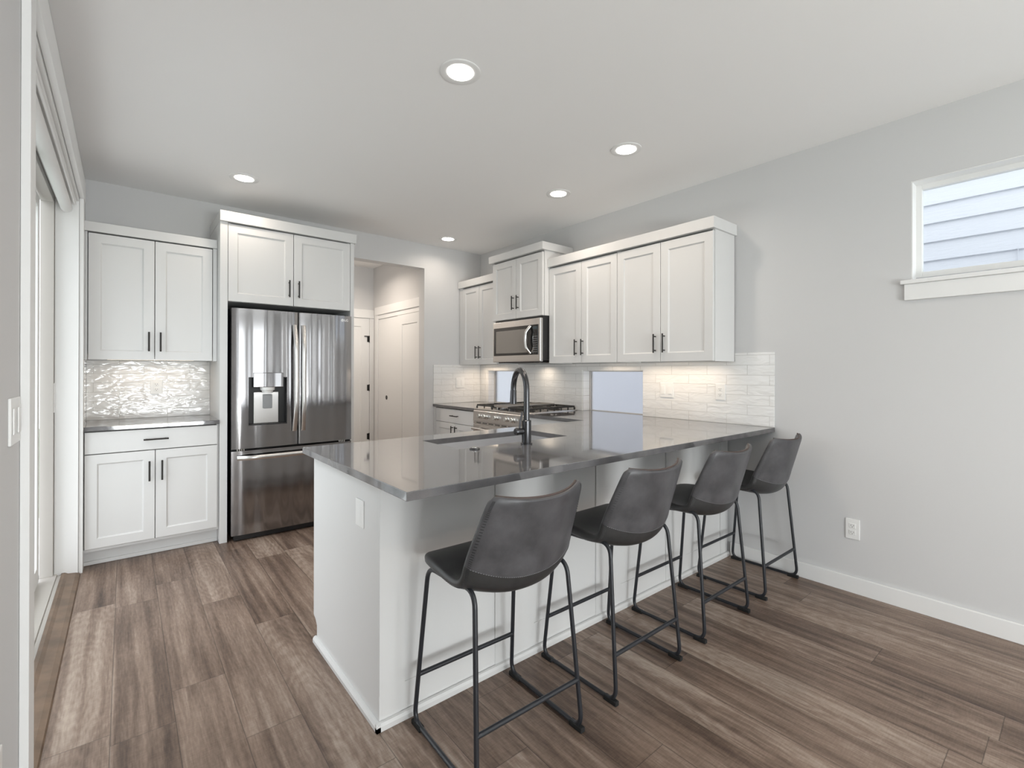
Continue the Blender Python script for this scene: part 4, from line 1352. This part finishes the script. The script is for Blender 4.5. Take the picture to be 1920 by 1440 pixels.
def shell_frame(i, t):
    p, nrm = shell_point(i, t)
    pt, _ = shell_point(i, min(1, t+0.02)); pu, _ = shell_point(i, max(-1, t-0.02))
    pa, _ = shell_point(min(i+1, len(ROWS)-1), t); pb, _ = shell_point(max(i-1, 0), t)
    nn = (pt-pu).normalized().cross((pa-pb).normalized()).normalized()
    if nn.dot(nrm) < 0: nn = -nn
    edge = 1.0
    if abs(t) > 0.88: edge = math.sqrt(max(0, 1-((abs(t)-0.88)/0.12)**2))*0.65+0.35
    ei = min(i, len(ROWS)-1-i)
    if ei < 5: edge *= (0.35, 0.6, 0.78, 0.9, 0.97)[ei]
    th = TH+0.010*max(0.0, min(1.0, (44-i)/20))          # the seat is padded thicker than the back
    return p, nn, th*0.5*edge


def shell_part(i0, i1, name, parent, mat):
    b = MB(); bm = b.bm
    grid = []
    ts = [-1+2*j/NT for j in range(NT+1)]
    ts = sorted(set(ts+[-0.985, -0.96, -0.90, 0.90, 0.96, 0.985]))
    NTT = len(ts)-1
    for i in range(i0, i1+1):
        row = []
        for t in ts:
            p, nn, h_ = shell_frame(i, t)
            row.append((bm.verts.new(p+nn*h_), bm.verts.new(p-nn*h_)))
        grid.append(row)
    NT_ = NTT
    n = len(grid)
    for i in range(n-1):
        for j in range(NT_):
            for s in (0, 1):
                bm.faces.new((grid[i][j][s], grid[i][j+1][s], grid[i+1][j+1][s], grid[i+1][j][s]))
        for j in (0, NT_):
            bm.faces.new((grid[i][j][0], grid[i+1][j][0], grid[i+1][j][1], grid[i][j][1]))
    for i in (0, n-1):
        for j in range(NT_):
            bm.faces.new((grid[i][j][0], grid[i][j+1][0], grid[i][j+1][1], grid[i][j][1]))
    return b.build(name, mat, parent, 60)


SEAM = 56


def make_stool():
    r = thing('bar_stool', 'x', 'stool', (0, 0, 0), 'leather bar stools along the peninsula')
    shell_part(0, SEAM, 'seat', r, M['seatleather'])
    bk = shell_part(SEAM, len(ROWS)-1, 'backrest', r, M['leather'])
    # piping over the rim of the back, stitches along edges and seam
    rim = []
    for j in range(NT+1):
        t = -1+2*j/NT
        p, nrm = shell_point(len(ROWS)-1, t); rim.append(tuple(p+Vector((0, 0, 0.001))))
    pe = MB().tube(rim, 0.0040, 8).build('edge_piping', M['piping'], r, 60)
    pe['label'] = 'reddish brown stitched edge along the top of the back'
    s = MB()
    def outer(i, t):
        p, nn, h_ = shell_frame(i, t)
        return p-nn*(h_+0.0005)
    for j in range(60):
        t0 = -0.93+1.86*j/60; t1 = t0+1.86/60*0.55
        s.tube([tuple(outer(SEAM, t0)), tuple(outer(SEAM, t1))], 0.0009, 5)
    s.build('seam_stitching', M['stitch'], r)
    for sg in (-1, 1):
        s = MB()
        for i in range(8, len(ROWS)-9):
            s.tube([tuple(outer(i, sg*0.925)), tuple(outer(i, sg*0.945)), tuple(outer(i, sg*0.965))], 0.0008, 5)
        s.build('edge_stitching', M['black'], r)
    # side frames: each loop is front leg + runner + back leg + seat rail
    for sg in (-1, 1):
        ft = (sg*0.196, 0.150, 0.578); btp = (sg*0.196, -0.152, 0.600)
        R_ = 0.0082
        loopf = bezier_round([(sg*0.196, 0.0, 0.584), ft, (sg*0.222, 0.205, 0.012), (sg*0.222, 0.0, 0.012)], 0.05)
        loopb = bezier_round([(sg*0.196, 0.0, 0.584), btp, (sg*0.222, -0.205, 0.012), (sg*0.222, 0.0, 0.012)], 0.055)
        MB().tube(loopf, R_, 12).build('leg', M['tube'], r, 50)
        MB().tube(loopb, R_, 12).build('leg', M['tube'], r, 50)
        for ys in (-1, 1):
            MB().box((sg*0.222-0.0105, ys*0.148, 0.0), (sg*0.222+0.0105, ys*0.2105, 0.018), 0.003).build('foot_pad', M['rubber'], r)
    def leg_at(ys, z):
        y0_, z0_ = (0.150, 0.578) if ys > 0 else (-0.152, 0.600)
        t = (z0_-z)/(z0_-0.012)
        return (0.196+(0.222-0.196)*t, y0_+(ys*0.205-y0_)*t, z)
    for ys, nm in ((1, 'front_crossbar'), (-1, 'footrest')):
        p = leg_at(ys, 0.182)
        MB().tube([(-p[0], p[1], p[2]), (p[0], p[1], p[2])], 0.0085, 12).build(nm, M['tube'], r, 50)
    return r


def copy_tree(o, parent=None):
    c = o.copy()
    COL.objects.link(c)
    c.parent = parent
    for ch in o.children: copy_tree(ch, c)
    return c


SLAB = ['charcoal leather bar stool nearest the viewer, at the left end of the peninsula',
        'charcoal leather bar stool standing second from the left end of the peninsula',
        'charcoal leather bar stool standing third along, one place from the wall',
        'charcoal leather bar stool farthest away, beside the bare right wall']
stool = make_stool()
for i, (x, y, rz) in enumerate(((1.030, 1.363, -0.02), (1.669, 1.366, 0.0), (2.322, 1.366, 0.0), (2.975, 1.366, 0.0))):
    o = stool if i == 0 else copy_tree(stool)
    o.location = (x, y, 0)
    o.rotation_euler = (0, 0, rz)
    o['label'] = SLAB[i]
